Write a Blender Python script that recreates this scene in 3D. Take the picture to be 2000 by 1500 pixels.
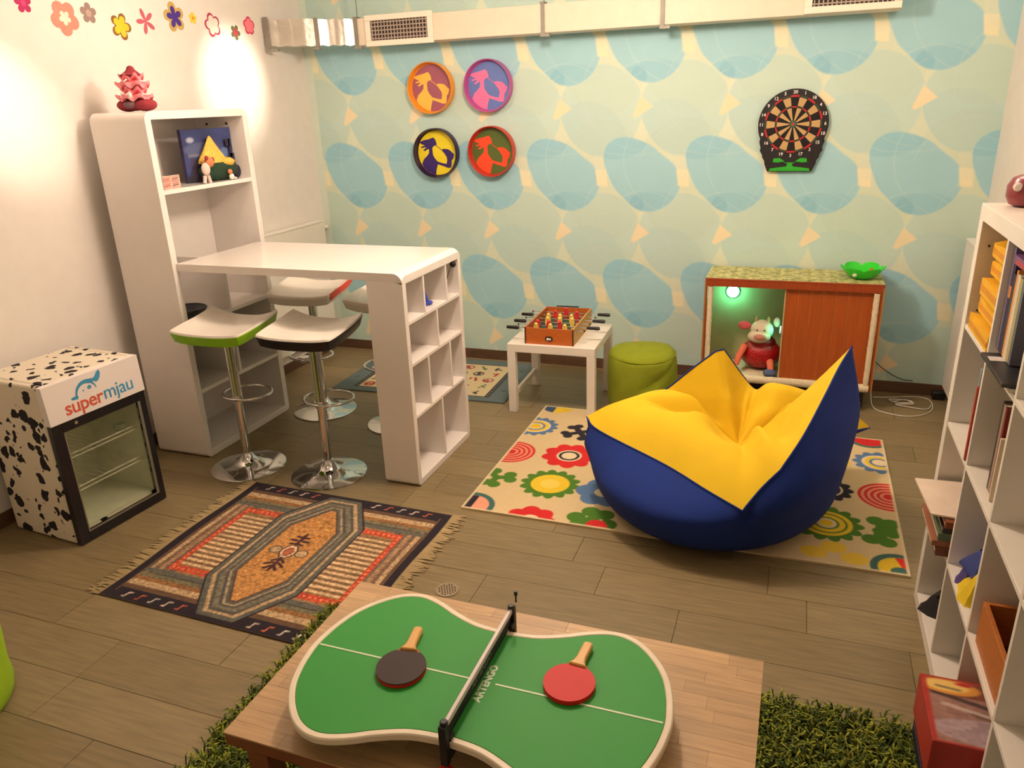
import bpy, bmesh, math, random
import numpy as np
from mathutils import Vector, Matrix
from math import sin, cos, pi, radians

random.seed(7)
rng = np.random.RandomState(7)
for _o in list(bpy.data.objects):
    bpy.data.objects.remove(_o)
COL = bpy.context.scene.collection
SC = bpy.context.scene

# ------------------------------------------------------------------ camera
cam_d = bpy.data.cameras.new('camera'); cam = bpy.data.objects.new('camera', cam_d); COL.objects.link(cam)
YAW, PIT, ROL = -0.3624, -0.3538, -0.0372
fw = Vector((sin(YAW)*cos(PIT), cos(YAW)*cos(PIT), sin(PIT)))
r0 = fw.cross(Vector((0, 0, 1))).normalized(); u0 = r0.cross(fw)
rr = cos(ROL)*r0 + sin(ROL)*u0; uu = -sin(ROL)*r0 + cos(ROL)*u0
cam.matrix_world = Matrix(((rr.x, uu.x, -fw.x, 3.4738), (rr.y, uu.y, -fw.y, -5.1486), (rr.z, uu.z, -fw.z, 1.8418), (0, 0, 0, 1)))
cam_d.sensor_width = 36.0; cam_d.lens = 1491.4*36/2000; cam_d.clip_start = 0.05
SC.camera = cam
W = 4.493; YN = -6.0; HC = 2.75

# ------------------------------------------------------------------ light and exposure
SC.view_settings.view_transform = 'Standard'; SC.view_settings.look = 'None'
SC.view_settings.gamma = 1.0; SC.view_settings.use_curve_mapping = False
SC.view_settings.exposure = 0.10
wd = bpy.data.worlds.new('world'); SC.world = wd; wd.use_nodes = True
wd.node_tree.nodes['Background'].inputs[0].default_value = (1.0, 0.78, 0.55, 1)
wd.node_tree.nodes['Background'].inputs[1].default_value = 0.02
WARM = (1.0, 0.775, 0.615)
def lamp(name, kind, loc, target, power, color=WARM, **kw):
    d = bpy.data.lights.new(name, kind); d.energy = power; d.color = color
    for k, v in kw.items(): setattr(d, k, v)
    o = bpy.data.objects.new(name, d); COL.objects.link(o); o.location = loc
    if target is not None:
        o.rotation_euler = (Vector(target)-Vector(loc)).to_track_quat('-Z', 'Y').to_euler()
    return o
lamp('ceiling_light_main', 'POINT', (2.45, -1.95, 2.52), None, 98, shadow_soft_size=0.14)
lamp('ceiling_light_left', 'POINT', (1.05, -1.9, 2.52), None, 19, shadow_soft_size=0.10)
lamp('ceiling_light_right', 'POINT', (4.1, -1.35, 2.52), None, 9, shadow_soft_size=0.10)
lamp('near_fill_light', 'POINT', (1.9, -4.0, 2.52), None, 6, shadow_soft_size=0.2)  # weak fill light added over the foreground, no known lamp there
lamp('wall_spot_far', 'SPOT', (1.25, -0.72, 2.62), (0.0, -0.80, 2.02), 150, spot_size=radians(32), spot_blend=1.0, shadow_soft_size=0.03)
lamp('wall_spot_near', 'SPOT', (1.1, -3.25, 2.62), (0.0, -2.50, 1.90), 135, spot_size=radians(27), spot_blend=1.0, shadow_soft_size=0.03)

# ------------------------------------------------------------------ colour and materials
def lin(c):
    c = np.asarray(c, float)/255.0
    return np.where(c <= 0.04045, c/12.92, ((c+0.055)/1.055)**2.4)
MATS = {}
def mat(name, col, rough=0.6, metal=0.0, noise=0.06, scale=12.0, stretch=(1, 1, 1), bump=0.0, bscale=60.0, spec=0.5, trans=0.0,
        emit=None, estr=0.0, coat=0.0, sheen=0.0, vcol=False, alpha=1.0, objvar=0.0):
    if name in MATS: return MATS[name]
    m = bpy.data.materials.new(name); m.use_nodes = True; nt = m.node_tree; b = nt.nodes['Principled BSDF']
    N, L = nt.nodes.new, nt.links.new
    c = lin(col)
    b.inputs['Roughness'].default_value = rough; b.inputs['Metallic'].default_value = metal
    b.inputs['Specular IOR Level'].default_value = spec; b.inputs['Transmission Weight'].default_value = trans
    b.inputs['Coat Weight'].default_value = coat; b.inputs['Sheen Weight'].default_value = sheen
    b.inputs['Alpha'].default_value = alpha
    tc = N('ShaderNodeTexCoord'); mp = N('ShaderNodeMapping'); mp.inputs['Scale'].default_value = stretch
    L(tc.outputs['Object'], mp.inputs['Vector'])
    nz = N('ShaderNodeTexNoise'); nz.inputs['Scale'].default_value = scale; nz.inputs['Detail'].default_value = 5
    L(mp.outputs[0], nz.inputs['Vector'])
    mr = N('ShaderNodeMapRange'); mr.inputs['From Min'].default_value = 0.3; mr.inputs['From Max'].default_value = 0.7
    mr.inputs['To Min'].default_value = 1-noise; mr.inputs['To Max'].default_value = 1+noise
    L(nz.outputs[0], mr.inputs['Value'])
    fac = mr.outputs[0]
    if objvar:
        oi = N('ShaderNodeObjectInfo'); m2 = N('ShaderNodeMapRange')
        m2.inputs['To Min'].default_value = 1-objvar; m2.inputs['To Max'].default_value = 1+objvar
        L(oi.outputs['Random'], m2.inputs['Value'])
        mm = N('ShaderNodeMath'); mm.operation = 'MULTIPLY'; L(fac, mm.inputs[0]); L(m2.outputs[0], mm.inputs[1]); fac = mm.outputs[0]
    vm = N('ShaderNodeVectorMath'); vm.operation = 'SCALE'
    if vcol:
        at = N('ShaderNodeAttribute'); at.attribute_name = 'print'; L(at.outputs['Color'], vm.inputs[0])
    else:
        vm.inputs[0].default_value = tuple(c)
    L(fac, vm.inputs['Scale']); L(vm.outputs[0], b.inputs['Base Color'])
    if bump:
        n2 = N('ShaderNodeTexNoise'); n2.inputs['Scale'].default_value = bscale; n2.inputs['Detail'].default_value = 3
        L(mp.outputs[0], n2.inputs['Vector'])
        bp = N('ShaderNodeBump'); bp.inputs['Strength'].default_value = bump; bp.inputs['Distance'].default_value = 0.004
        L(n2.outputs[0], bp.inputs['Height']); L(bp.outputs[0], b.inputs['Normal'])
    if emit is not None:
        b.inputs['Emission Color'].default_value = (*lin(emit), 1); b.inputs['Emission Strength'].default_value = estr
    MATS[name] = m
    return m
def cm(col, rough=0.6, **k):
    return mat('paint_%d_%d_%d_%d' % (*col, int(rough*100)), col, rough, **k)

WHITE = mat('white_lacquer', (238, 232, 226), 0.18, noise=0.015, coat=0.3)
WHITEM = mat('white_foil', (232, 226, 214), 0.4, noise=0.02)
PLASTER = mat('white_plaster', (232, 226, 218), 0.85, noise=0.02, bump=0.08, bscale=90)
CHROME = mat('chrome', (215, 215, 215), 0.09, metal=1.0, noise=0.02)
STEEL = mat('galvanised_steel', (150, 146, 136), 0.6, metal=0.5, noise=0.08)
BLACKP = mat('black_plastic', (22, 20, 22), 0.35, noise=0.05)
WIRE = mat('white_cable', (225, 222, 210), 0.5)

# ------------------------------------------------------------------ mesh builder
class MB:
    def __init__(s): s.v = []; s.f = []
    def add(s, vs, fs):
        n = len(s.v); s.v += [tuple(p) for p in vs]; s.f += [tuple(i+n for i in q) for q in fs]; return s
    def box(s, x0, x1, y0, y1, z0, z1, rz=0, c=None):
        vs = [(x, y, z) for z in (z0, z1) for y in (y0, y1) for x in (x0, x1)]
        if rz:
            cx, cy = c if c else ((x0+x1)/2, (y0+y1)/2)
            vs = [(cx+(x-cx)*cos(rz)-(y-cy)*sin(rz), cy+(x-cx)*sin(rz)+(y-cy)*cos(rz), z) for x, y, z in vs]
        return s.add(vs, [(0, 2, 3, 1), (4, 5, 7, 6), (0, 1, 5, 4), (2, 6, 7, 3), (0, 4, 6, 2), (1, 3, 7, 5)])
    def tube(s, pts, r, n=8, cap=True, closed=False):
        pts = [Vector(p) for p in pts]; rs = r if isinstance(r, (list, tuple)) else [r]*len(pts)
        m = len(pts); vs = []; up = None
        for i, p in enumerate(pts):
            a = pts[(i-1) % m] if (closed or i > 0) else p; b = pts[(i+1) % m] if (closed or i < m-1) else p
            t = (b-a).normalized()
            if up is None:
                up = Vector((0, 0, 1)) if abs(t.z) < 0.9 else Vector((1, 0, 0))
            e1 = (up - t*up.dot(t)).normalized(); e2 = t.cross(e1); up = e1
            for k in range(n):
                q = 2*pi*k/n; vs.append(p + rs[i]*(cos(q)*e1 + sin(q)*e2))
        fs = []
        for i in range(m if closed else m-1):
            j = (i+1) % m
            for k in range(n):
                l = (k+1) % n; fs.append((i*n+k, i*n+l, j*n+l, j*n+k))
        if cap and not closed:
            fs.append(tuple(range(n))[::-1]); fs.append(tuple((m-1)*n+k for k in range(n)))
        return s.add(vs, fs)
    def cyl(s, p0, p1, r, n=16): return s.tube([p0, p1], r, n)
    def lathe(s, prof, c=(0, 0, 0), n=32, axis='z', sx=1, sy=1, cap=True):
        vs = []; fs = []
        for r, z in prof:
            for k in range(n):
                q = 2*pi*k/n
                a, b = r*cos(q)*sx, r*sin(q)*sy
                if axis == 'z': vs.append((c[0]+a, c[1]+b, c[2]+z))
                elif axis == 'y': vs.append((c[0]+a, c[1]+z, c[2]+b))
                else: vs.append((c[0]+z, c[1]+a, c[2]+b))
        m = len(prof)
        for i in range(m-1):
            for k in range(n):
                l = (k+1) % n; fs.append((i*n+k, i*n+l, (i+1)*n+l, (i+1)*n+k))
        if cap and prof[0][0] > 1e-5: fs.append(tuple(range(n))[::-1])
        if cap and prof[-1][0] > 1e-5: fs.append(tuple((m-1)*n+k for k in range(n)))
        return s.add(vs, fs)
    def ball(s, c, r, n=16, m=10, jit=0.0):
        if not isinstance(r, (tuple, list)): r = (r, r, r)
        vs = []; fs = []
        for i in range(m+1):
            a = pi*i/m - pi/2
            for k in range(n):
                q = 2*pi*k/n; w = 1+jit*random.uniform(-1, 1)
                vs.append((c[0]+r[0]*cos(a)*cos(q)*w, c[1]+r[1]*cos(a)*sin(q)*w, c[2]+r[2]*sin(a)*w))
        for i in range(m):
            for k in range(n):
                l = (k+1) % n; fs.append((i*n+k, i*n+l, (i+1)*n+l, (i+1)*n+k))
        return s.add(vs, fs)
    def prism(s, poly, ax, a, b):
        """poly: 2D points; ax 'x' -> (y,z), 'y' -> (x,z), 'z' -> (x,y)"""
        def P(p, t): return {'x': (t, p[0], p[1]), 'y': (p[0], t, p[1]), 'z': (p[0], p[1], t)}[ax]
        n = len(poly); vs = [P(p, a) for p in poly]+[P(p, b) for p in poly]
        fs = [tuple(range(n))[::-1], tuple(range(n, 2*n))]+[(i, (i+1) % n, n+(i+1) % n, n+i) for i in range(n)]
        return s.add(vs, fs)
    def grid(s, P, flip=False):
        nv = len(P); nu = len(P[0]); vs = [q for row in P for q in row]; fs = []
        for i in range(nv-1):
            for j in range(nu-1):
                q = (i*nu+j, i*nu+j+1, (i+1)*nu+j+1, (i+1)*nu+j); fs.append(q[::-1] if flip else q)
        return s.add(vs, fs)
    def slab(s, P, Q):
        """closed solid between top grid P and bottom grid Q"""
        nv = len(P); nu = len(P[0]); n0 = nv*nu; vs = [q for row in P for q in row]+[q for row in Q for q in row]; fs = []
        for i in range(nv-1):
            for j in range(nu-1):
                q = (i*nu+j, i*nu+j+1, (i+1)*nu+j+1, (i+1)*nu+j); fs.append(q); fs.append(tuple(k+n0 for k in q[::-1]))
        ring = [j for j in range(nu)]+[i*nu+nu-1 for i in range(1, nv)]+[(nv-1)*nu+j for j in range(nu-2, -1, -1)]+[i*nu for i in range(nv-2, 0, -1)]
        for k in range(len(ring)):
            a, b = ring[k], ring[(k+1) % len(ring)]; fs.append((b, a, a+n0, b+n0))
        return s.add(vs, fs)

ROOTLOC = {}
def tag(o, label=None, cat=None, group=None, kind=None):
    if label: o['label'] = label
    if cat: o['category'] = cat
    if group: o['group'] = group
    if kind: o['kind'] = kind
    return o
def thing(name, label, cat, loc=(0, 0, 0), group=None, rz=0, world=True, kind=None):
    """an Empty at the thing's base; children given in world coordinates (world=True) or in its own frame"""
    o = bpy.data.objects.new(name, None); COL.objects.link(o); o.location = loc; o.rotation_euler = (0, 0, rz)
    o.empty_display_size = 0.05
    tag(o, label, cat, group, kind); ROOTLOC[o] = Vector(loc) if world else Vector((0, 0, 0))
    return o
def finish(me, smooth=35):
    if smooth:
        me.polygons.foreach_set('use_smooth', [True]*len(me.polygons)); me.set_sharp_from_angle(angle=radians(smooth))
    bm = bmesh.new(); bm.from_mesh(me); bmesh.ops.recalc_face_normals(bm, faces=bm.faces); bm.to_mesh(me); bm.free()
    me.update()
def part(name, mb, m, parent=None, smooth=35, bevel=0, seg=2, kind=None, label=None, off=None):
    """one mesh object; without a parent it is top-level with its origin at the bottom centre of its bounds"""
    a = np.array(mb.v, float)
    if parent is not None:
        off = ROOTLOC[parent]; loc = None
    elif off is None:
        lo, hi = a.min(0), a.max(0); off = Vector(((lo[0]+hi[0])/2, (lo[1]+hi[1])/2, lo[2])); loc = off
    else:
        off = Vector(off); loc = off
    me = bpy.data.meshes.new(name); me.from_pydata([tuple(p) for p in (a-np.array(off))], [], mb.f)
    finish(me, smooth); me.materials.append(m)
    o = bpy.data.objects.new(name, me); COL.objects.link(o)
    if parent is not None: o.parent = parent
    else: o.location = loc
    ROOTLOC[o] = off
    if bevel:
        md = o.modifiers.new('bevel', 'BEVEL'); md.width = bevel; md.segments = seg; md.limit_method = 'ANGLE'; md.angle_limit = radians(40)
    if kind: o['kind'] = kind
    if label: o['label'] = label
    return o
def copy_tree(o, parent=None, mats=None):
    c = o.copy(); COL.objects.link(c); c.parent = parent; ROOTLOC[c] = ROOTLOC[o]
    if mats and c.type == 'MESH':
        key = c.name.split('.')[0]
        if key in mats:
            c.data = c.data.copy(); c.data.materials[0] = mats[key]
    for ch in list(o.children): copy_tree(ch, c, mats)
    return c
def text_mesh(name, body, size, m, parent, mtx, depth=0.0008, label=None, bold=0.0, shear=0.0, space=1.0):
    cu = bpy.data.curves.new(name, 'FONT'); cu.body = body; cu.size = size; cu.extrude = depth; cu.offset = bold; cu.shear = shear
    cu.align_x = 'CENTER'; cu.align_y = 'CENTER'; cu.space_character = space; cu.resolution_u = 3
    t = bpy.data.objects.new(name+'_tmp', cu); COL.objects.link(t)
    dg = bpy.context.evaluated_depsgraph_get(); dg.update()
    me = bpy.data.meshes.new_from_object(t.evaluated_get(dg)); bpy.data.objects.remove(t)
    me.name = name; me.transform(Matrix.Translation(-ROOTLOC[parent]) @ mtx); me.materials.clear(); me.materials.append(m)
    o = bpy.data.objects.new(name, me); COL.objects.link(o); o.parent = parent; ROOTLOC[o] = ROOTLOC[parent]
    if label: o['label'] = label
    return o
def frame(o, ex, ey, ez):
    return Matrix(((ex[0], ey[0], ez[0], o[0]), (ex[1], ey[1], ez[1], o[1]), (ex[2], ey[2], ez[2], o[2]), (0, 0, 0, 1)))

def painted_grid(name, nx, ny, fn, to3d, m, parent=None, thick=None, loc=(0, 0, 0), smooth=False):
    """a dense flat mesh whose print lives in a colour attribute; fn(X, Y) -> linear rgb; to3d(X, Y) -> xyz arrays"""
    if parent is not None: loc = tuple(ROOTLOC[parent])
    X, Y = np.meshgrid(np.linspace(0, 1, nx+1), np.linspace(0, 1, ny+1))
    P = np.stack(to3d(X.ravel(), Y.ravel()), 1); C = fn(X.ravel(), Y.ravel())
    idx = np.arange((nx+1)*(ny+1)).reshape(ny+1, nx+1)
    F = np.stack([idx[:-1, :-1], idx[:-1, 1:], idx[1:, 1:], idx[1:, :-1]], -1).reshape(-1, 4)
    me = bpy.data.meshes.new(name); me.vertices.add(len(P)); me.vertices.foreach_set('co', (P-np.array(loc)).ravel().astype(np.float32))
    me.loops.add(len(F)*4); me.loops.foreach_set('vertex_index', F.ravel().astype(np.int32))
    me.polygons.add(len(F)); me.polygons.foreach_set('loop_start', (np.arange(len(F))*4).astype(np.int32))
    me.polygons.foreach_set('loop_total', np.full(len(F), 4, np.int32)); me.update(calc_edges=True)
    at = me.color_attributes.new('print', 'FLOAT_COLOR', 'POINT')
    at.data.foreach_set('color', np.concatenate([C, np.ones((len(C), 1))], 1).ravel().astype(np.float32))
    me.materials.append(m)
    o = bpy.data.objects.new(name, me); COL.objects.link(o)
    if parent is not None: o.parent = parent; ROOTLOC[o] = ROOTLOC[parent]
    else: o.location = loc; ROOTLOC[o] = Vector(loc)
    return o
class Paint:
    def __init__(s, X, Y, base, aa): s.X, s.Y, s.aa = X, Y, aa; s.C = np.tile(lin(base), (len(X), 1))
    def put(s, d, col, a=1.0):
        """d: signed distance (negative inside)"""
        m = (np.clip(0.5-d/s.aa, 0, 1)*a)[:, None]; s.C = s.C*(1-m)+lin(col)*m
    def circ(s, x, y, r): return np.hypot(s.X-x, s.Y-y)-r
    def ell(s, x, y, rx, ry, a=0.0):
        dx, dy = s.X-x, s.Y-y; u = dx*cos(a)+dy*sin(a); v = -dx*sin(a)+dy*cos(a)
        return (np.hypot(u/rx, v/ry)-1)*min(rx, ry)
    def scal(s, x, y, r, n, amp, ph=0.0):
        dx, dy = s.X-x, s.Y-y; t = np.arctan2(dy, dx)
        return np.hypot(dx, dy)-r*(1-amp+amp*2*np.abs(cos_(t*n/2+ph)))
    def rect(s, x0, x1, y0, y1): return np.maximum(np.maximum(x0-s.X, s.X-x1), np.maximum(y0-s.Y, s.Y-y1))
    def seg(s, x0, y0, x1, y1, w):
        px, py = s.X-x0, s.Y-y0; bx, by = x1-x0, y1-y0; h = np.clip((px*bx+py*by)/(bx*bx+by*by+1e-12), 0, 1)
        return np.hypot(px-bx*h, py-by*h)-w
def cos_(a): return np.cos(a)
PRINT = mat('printed_surface', (255, 255, 255), 0.85, vcol=True, noise=0.03, scale=30)
CARPET = mat('printed_carpet', (255, 255, 255), 0.95, vcol=True, noise=0.10, scale=220, bump=0.5, bscale=500)
WALLPAPER = mat('printed_wallpaper', (255, 255, 255), 0.6, vcol=True, noise=0.015, scale=6)

# ================================================================== ROOM SHELL
fl = thing('floor', None, None, (W/2, -3.0, 0), kind='structure')
part('screed', MB().box(-0.1, W+0.1, YN, 0.1, -0.12, -0.0065), mat('grout', (118, 104, 82), 0.9), fl)
WOOD = mat('wood_look_tile', (132, 116, 82), 0.42, noise=0.17, scale=5, stretch=(1.2, 14, 1), bump=0.05, bscale=50, objvar=0.10)
meshes = {}
row = 0; y1 = -0.006+0.0
yb = -0.064
edges = [0.0]+[-0.064-0.2*k for k in range(0, 31)]
starts = {11: 2.55, 13: 2.845, 12: 3.49, 14: 1.6, 15: 0.83, 18: 1.236, 19: 0.45, 16: 3.2, 17: 0.1}
for k in range(len(edges)-1):
    ya, yb_ = edges[k+1], edges[k]
    if ya < YN: break
    x0 = (starts.get(k, rng.uniform(0, 0.79))) % 0.79 - 0.79
    if k == 0: ya, yb_ = -0.064, 0.0
    while x0 < W:
        a, b = max(x0, 0.0), min(x0+0.79, W)
        if b-a > 0.02:
            dz = rng.uniform(-0.0004, 0.0004)
            mb = MB().box(a+0.001, b-0.001, ya+0.001, yb_-0.001, -0.006, 0.0+dz)
            p = part('plank', mb, WOOD, fl, smooth=0)
        x0 += 0.79

# --- wallpapered back wall: print of overlapping pebbles with cream chinks
PX, QZ, WX, WZ, TX, TZ = 0.5363, 0.7998, 0.071, 2.1421, 0.257, 0.3648
def egg(dx, dz, pts):
    an = np.array([math.atan2(q[1], q[0]) for q in pts]); ra = np.array([math.hypot(*q) for q in pts]); o = np.argsort(an)
    an, ra = an[o], ra[o]
    fine = np.linspace(-pi, pi, 361); rf = np.interp(fine, np.r_[an-2*pi, an, an+2*pi], np.r_[ra, ra, ra])
    kk = np.hanning(61); kk /= kk.sum(); rf = np.convolve(np.r_[rf[-31:-1], rf, rf[1:31]], kk, 'valid')
    t = np.arctan2(dz, dx); return np.hypot(dx, dz)-np.interp(t, np.linspace(-pi, pi, len(rf)), rf)
DARK = [(-.125, .245), (-0.02, .215), (.125, .12), (.262, -.033), (.215, -.15), (.03, -.235), (-.11, -.14), (-.215, .01), (-.263, .14), (-.235, .215)]
LIGHT = [(0.0, .27), (.16, .22), (.27, .07), (.24, -.13), (.08, -.30), (-.10, -.27), (-.23, -.13), (-.27, .06), (-.17, .2)]
def wallprint(U, V):
    x = U*W; z = V*HC
    p = Paint(x, z, (218, 231, 208), 0.007)
    g = 0.5+0.5*np.sin(x*2.3+1)*np.sin(z*3.1)
    p.C = p.C*(1-0.03*g[:, None])
    fx = (x-WX)/PX; fz = (WZ-z)/QZ
    def loc(ox, oz):
        dx = ((x-WX-ox)/PX+0.5) % 1-0.5; dz = ((z-WZ+oz)/QZ+0.5) % 1-0.5
        return dx*PX, dz*QZ
    lx, lz = loc(TX+PX/2, TZ+0.0)
    p.put(egg(lx, lz, LIGHT), (196, 223, 212), 0.95)
    p.put(np.maximum(egg(lx, lz, LIGHT), egg(lx+0.10, lz+0.22, LIGHT)), (182, 217, 214), 0.5)
    for a, b, w in ((0.0, -0.33, .30), (0.02, 0.26, .28)):
        p.put(np.maximum(egg(lx-a, lz-b, LIGHT)*1.0, -0.03-lz*0), (188, 205, 180), 0.15)
    dx, dz = loc(PX/2, -0.015)
    de = egg(dx, dz, DARK)
    p.put(de, (160, 210, 222), 0.95)
    p.put(np.maximum(de, p.seg(0, 0, 0, 0, 1)*0+(np.hypot((dx+.19)/1.35, (dz-.24)/.8)-.17)), (144, 200, 218), 0.55)
    p.put(np.maximum(de, np.hypot((dx-.06)/1.5, (dz+.27)/1.0)-.17), (146, 201, 218), 0.5)
    p.put(np.maximum(de, np.hypot((dx+.03), (dz+.19)*.8)-.05), (128, 190, 212), 0.5)
    for ax_, az_, rx_, rz_ in ((.02, -.42, .30, .32), (-.06, .33, .40, .20), (.30, .10, .42, .36)):
        ring = np.abs(np.hypot((dx-ax_)/rx_, (dz-az_)/rz_)-1)*min(rx_, rz_)-0.0022
        p.put(np.maximum(ring, de-0.02), (208, 230, 224), 0.35)
        ring2 = np.abs(np.hypot((lx-ax_)/rx_, (lz-az_)/rz_)-1)*min(rx_, rz_)-0.0018
        p.put(ring2, (216, 230, 212), 0.3)
    sx, sz = loc(0, 0)
    p.put(np.maximum(np.abs(sx+sz*.12)-.036-sz*0.03, np.abs(sz+sx*.1)-.052), (240, 234, 196), 0.95)
    p.put(np.maximum.reduce([np.abs(sx)-.052, -sz-0.01, sz-.15, -egg(dx, dz, DARK)]), (224, 230, 206), 0.35)
    tx, tz = loc(TX, TZ)
    u = (tx*0.64+tz*0.77); v = (-tx*0.77+tz*0.64)
    p.put(np.maximum.reduce([u-.052, -u-.068, np.abs(v)-.012-(u+.068)*.34]), (242, 228, 190), 0.95)
    m = np.clip((x-0.062)/0.004, 0, 1)[:, None]
    return p.C*m+lin((216, 230, 216))*(1-m)
wb = painted_grid('wall_back', 700, 430, wallprint, lambda U, V: (U*W, U*0, V*HC), WALLPAPER, loc=(W/2, 0, 0)); wb['kind'] = 'structure'
def struct(name, mb, m, **k):
    o = part(name, mb, m, **k); o['kind'] = 'structure'; return o
struct('wall_back_core', MB().box(-0.1, W+0.1, 0.002, 0.12, -0.1, HC), PLASTER).name = 'wall_rear'
struct('wall_left', MB().box(-0.12, 0, YN, 0.0, -0.1, HC), PLASTER)
struct('wall_right', MB().box(W, W+0.12, YN, 0.0, -0.1, HC), PLASTER)
struct('wall_front', MB().box(-0.12, W+0.12, YN-0.12, YN, -0.1, HC), PLASTER)
struct('ceiling', MB().box(-0.12, W+0.12, YN-0.12, 0.12, HC, HC+0.1), PLASTER)
BASE = mat('brown_skirting_tile', (98, 72, 54), 0.45, noise=0.18, scale=5, stretch=(1.5, 1.5, 12), objvar=0.15)
bb = thing('baseboard_back', None, None, (W/2, -0.005, 0), kind='structure')
x = 0.0
while x < W:
    part('skirting_tile', MB().box(x+0.0008, min(x+0.6, W)-0.0008, -0.010, -0.0005, 0.0005, 0.0734), BASE, bb, smooth=0); x += 0.6
for nm, xa, xb in (('baseboard_left', 0.0005, 0.010), ('baseboard_right', W-0.010, W-0.0005)):
    bl = thing(nm, None, None, ((xa+xb)/2, -3, 0), kind='structure'); y = -0.011
    while y > YN:
        part('skirting_tile', MB().box(xa, xb, max(y-0.6, YN)+0.0008, y-0.0008, 0.0005, 0.0734), BASE, bl, smooth=0); y -= 0.6

# --- radiators / panel heaters
def heater(label, x0, x1, y0, y1, z0, z1, side):
    t = thing('panel_radiator', label, 'radiator', ((x0+x1)/2, (y0+y1)/2, z0))
    part('panel', MB().box(x0, x1, y0, y1, z0, z1-0.012), WHITEM, t, bevel=0.006)
    part('top_cover', MB().box(x0-0.002*(side < 0), x1+0.002*(side > 0), y0, y1+0.002, z1-0.012, z1), mat('white_enamel', (240, 236, 226), 0.3, noise=0.01), t, bevel=0.003)
    return t
h1 = heater('white panel radiator on the left wall behind the bar table', 0.012, 0.075, -1.27, -0.10, 0.16, 1.045, 1)
part('valve', MB().cyl((0.05, -0.10, 0.985), (0.05, -0.045, 0.985), 0.013).ball((0.05, -0.045, 0.985), 0.018), WHITEM, h1)
part('pipe', MB().tube([(0.05, -0.045, 0.985), (0.03, -0.035, 0.985), (0.012, -0.035, 0.985)], 0.007), WHITEM, h1)
heater('white panel radiator on the right wall in the corner behind the shelf', 4.40, 4.482, -1.35, -0.095, 0.10, 1.012, -1)

# ================================================================== VENTILATION DUCT
DUCTW = mat('off_white_duct_paint', (226, 214, 192), 0.5, noise=0.03)
FOIL = mat('crumpled_foil', (232, 226, 214), 0.22, metal=0.75, noise=0.05, bump=0.5, bscale=14)
du = thing('ventilation_duct', 'off-white rectangular air duct with foil elbow under the ceiling along the blue wall', 'air duct', (2.0, -0.11, 2.235))
part('duct_body', MB().box(0.645, 3.895, -0.2, -0.02, 2.235, 2.398), DUCTW, du, bevel=0.003)
def duct_seg(a, b, za, zb, dep, n=14):
    P = []; Q = []
    for i in range(n+1):
        t = i/n; x = a[0]+(b[0]-a[0])*t; y = a[1]+(b[1]-a[1])*t
        z0 = za[0]+(zb[0]-za[0])*t; z1 = za[1]+(zb[1]-za[1])*t
        w = 0.005*sin(t*6)+0.0015*sin(t*31)
        P.append([(x, y+w, z0+0.004*sin(t*20)), (x, y+w+0.004, (z0+z1)/2), (x, y+w, z1+0.003*sin(t*17))])
        Q.append([(x+dep[0], y+dep[1], z0), (x+dep[0], y+dep[1], (z0+z1)/2), (x+dep[0], y+dep[1], z1)])
    return MB().slab(P, Q)
part('foil_elbow', duct_seg((0.02, -0.445), (0.34, -0.31), (2.248, 2.415), (2.242, 2.405), (0.05, 0.16)), FOIL, du, label='silvery crumpled foil elbow')
part('foil_sleeve', duct_seg((0.345, -0.305), (0.56, -0.21), (2.243, 2.402), (2.237, 2.398), (0.03, 0.15)), FOIL, du, label='silvery crumpled foil sleeve')
part('duct_collar', MB().box(0.56, 0.645, -0.203, -0.02, 2.232, 2.40), DUCTW, du, bevel=0.003)
def strap(x, y, rot=0.0, z0=2.228, z1=2.41):
    m_ = MB().box(x-0.012, x+0.012, y-0.006, y-0.002, z0, z1, rot).box(x-0.01, x+0.05, y-0.03, y-0.002, z0-0.016, z0, rot).cyl((x, y+0.03, z1-0.01), (x, y+0.03, HC), 0.004, 6).box(x-0.014, x+0.014, y-0.01, y+0.05, z1-0.012, z1, rot)
    return m_
for x, y, r_ in ((0.575, -0.205, 0), (1.89, -0.203, 0), (2.625, -0.203, 0)):
    part('hanger', strap(x, y, r_), STEEL, du)
part('hanger', MB().box(0.018, 0.055, -0.456, -0.450, 2.225, 2.425).box(0.03, 0.12, -0.47, -0.44, 2.212, 2.225), STEEL, du)
part('hanger', MB().box(0.325, 0.35, -0.325, -0.318, 2.228, 2.412).box(0.30, 0.36, -0.34, -0.31, 2.216, 2.228), STEEL, du)
GRW = mat('grille_white', (240, 232, 214), 0.4, noise=0.01)
for x0, x1, z0, z1, nv in ((0.646, 1.146, 2.222, 2.413, 18), (3.405, 3.893, 2.238, 2.43, 18)):
    g = part('grille_frame', MB().box(x0, x1, -0.215, -0.2005, z1-0.035, z1).box(x0, x1, -0.215, -0.2005, z0, z0+0.035)
             .box(x0, x0+0.04, -0.215, -0.2005, z0+0.035, z1-0.035).box(x1-0.04, x1, -0.215, -0.2005, z0+0.035, z1-0.035), GRW, du, bevel=0.003)
    part('grille_void', MB().box(x0+0.04, x1-0.04, -0.203, -0.2012, z0+0.035, z1-0.035), mat('grille_dark', (52, 42, 40), 0.8), g)
    sl = MB()
    for i in range(nv):
        xx = x0+0.05+(x1-x0-0.1)*i/(nv-1); sl.box(xx-0.0035, xx+0.0035, -0.2065, -0.204, z0+0.035, z1-0.035)
    part('vertical_slats', sl, mat('grille_slat', (170, 155, 140), 0.5), g, kind='stuff')
    for i in range(5):
        zz = z0+0.035+(z1-z0-0.07)*(i+0.5)/5
        part('slat', MB().box(x0+0.04, x1-0.04, -0.211, -0.2075, zz-0.0035, zz+0.0035), mat('grille_slat', (170, 155, 140), 0.5), g, smooth=0)

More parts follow.
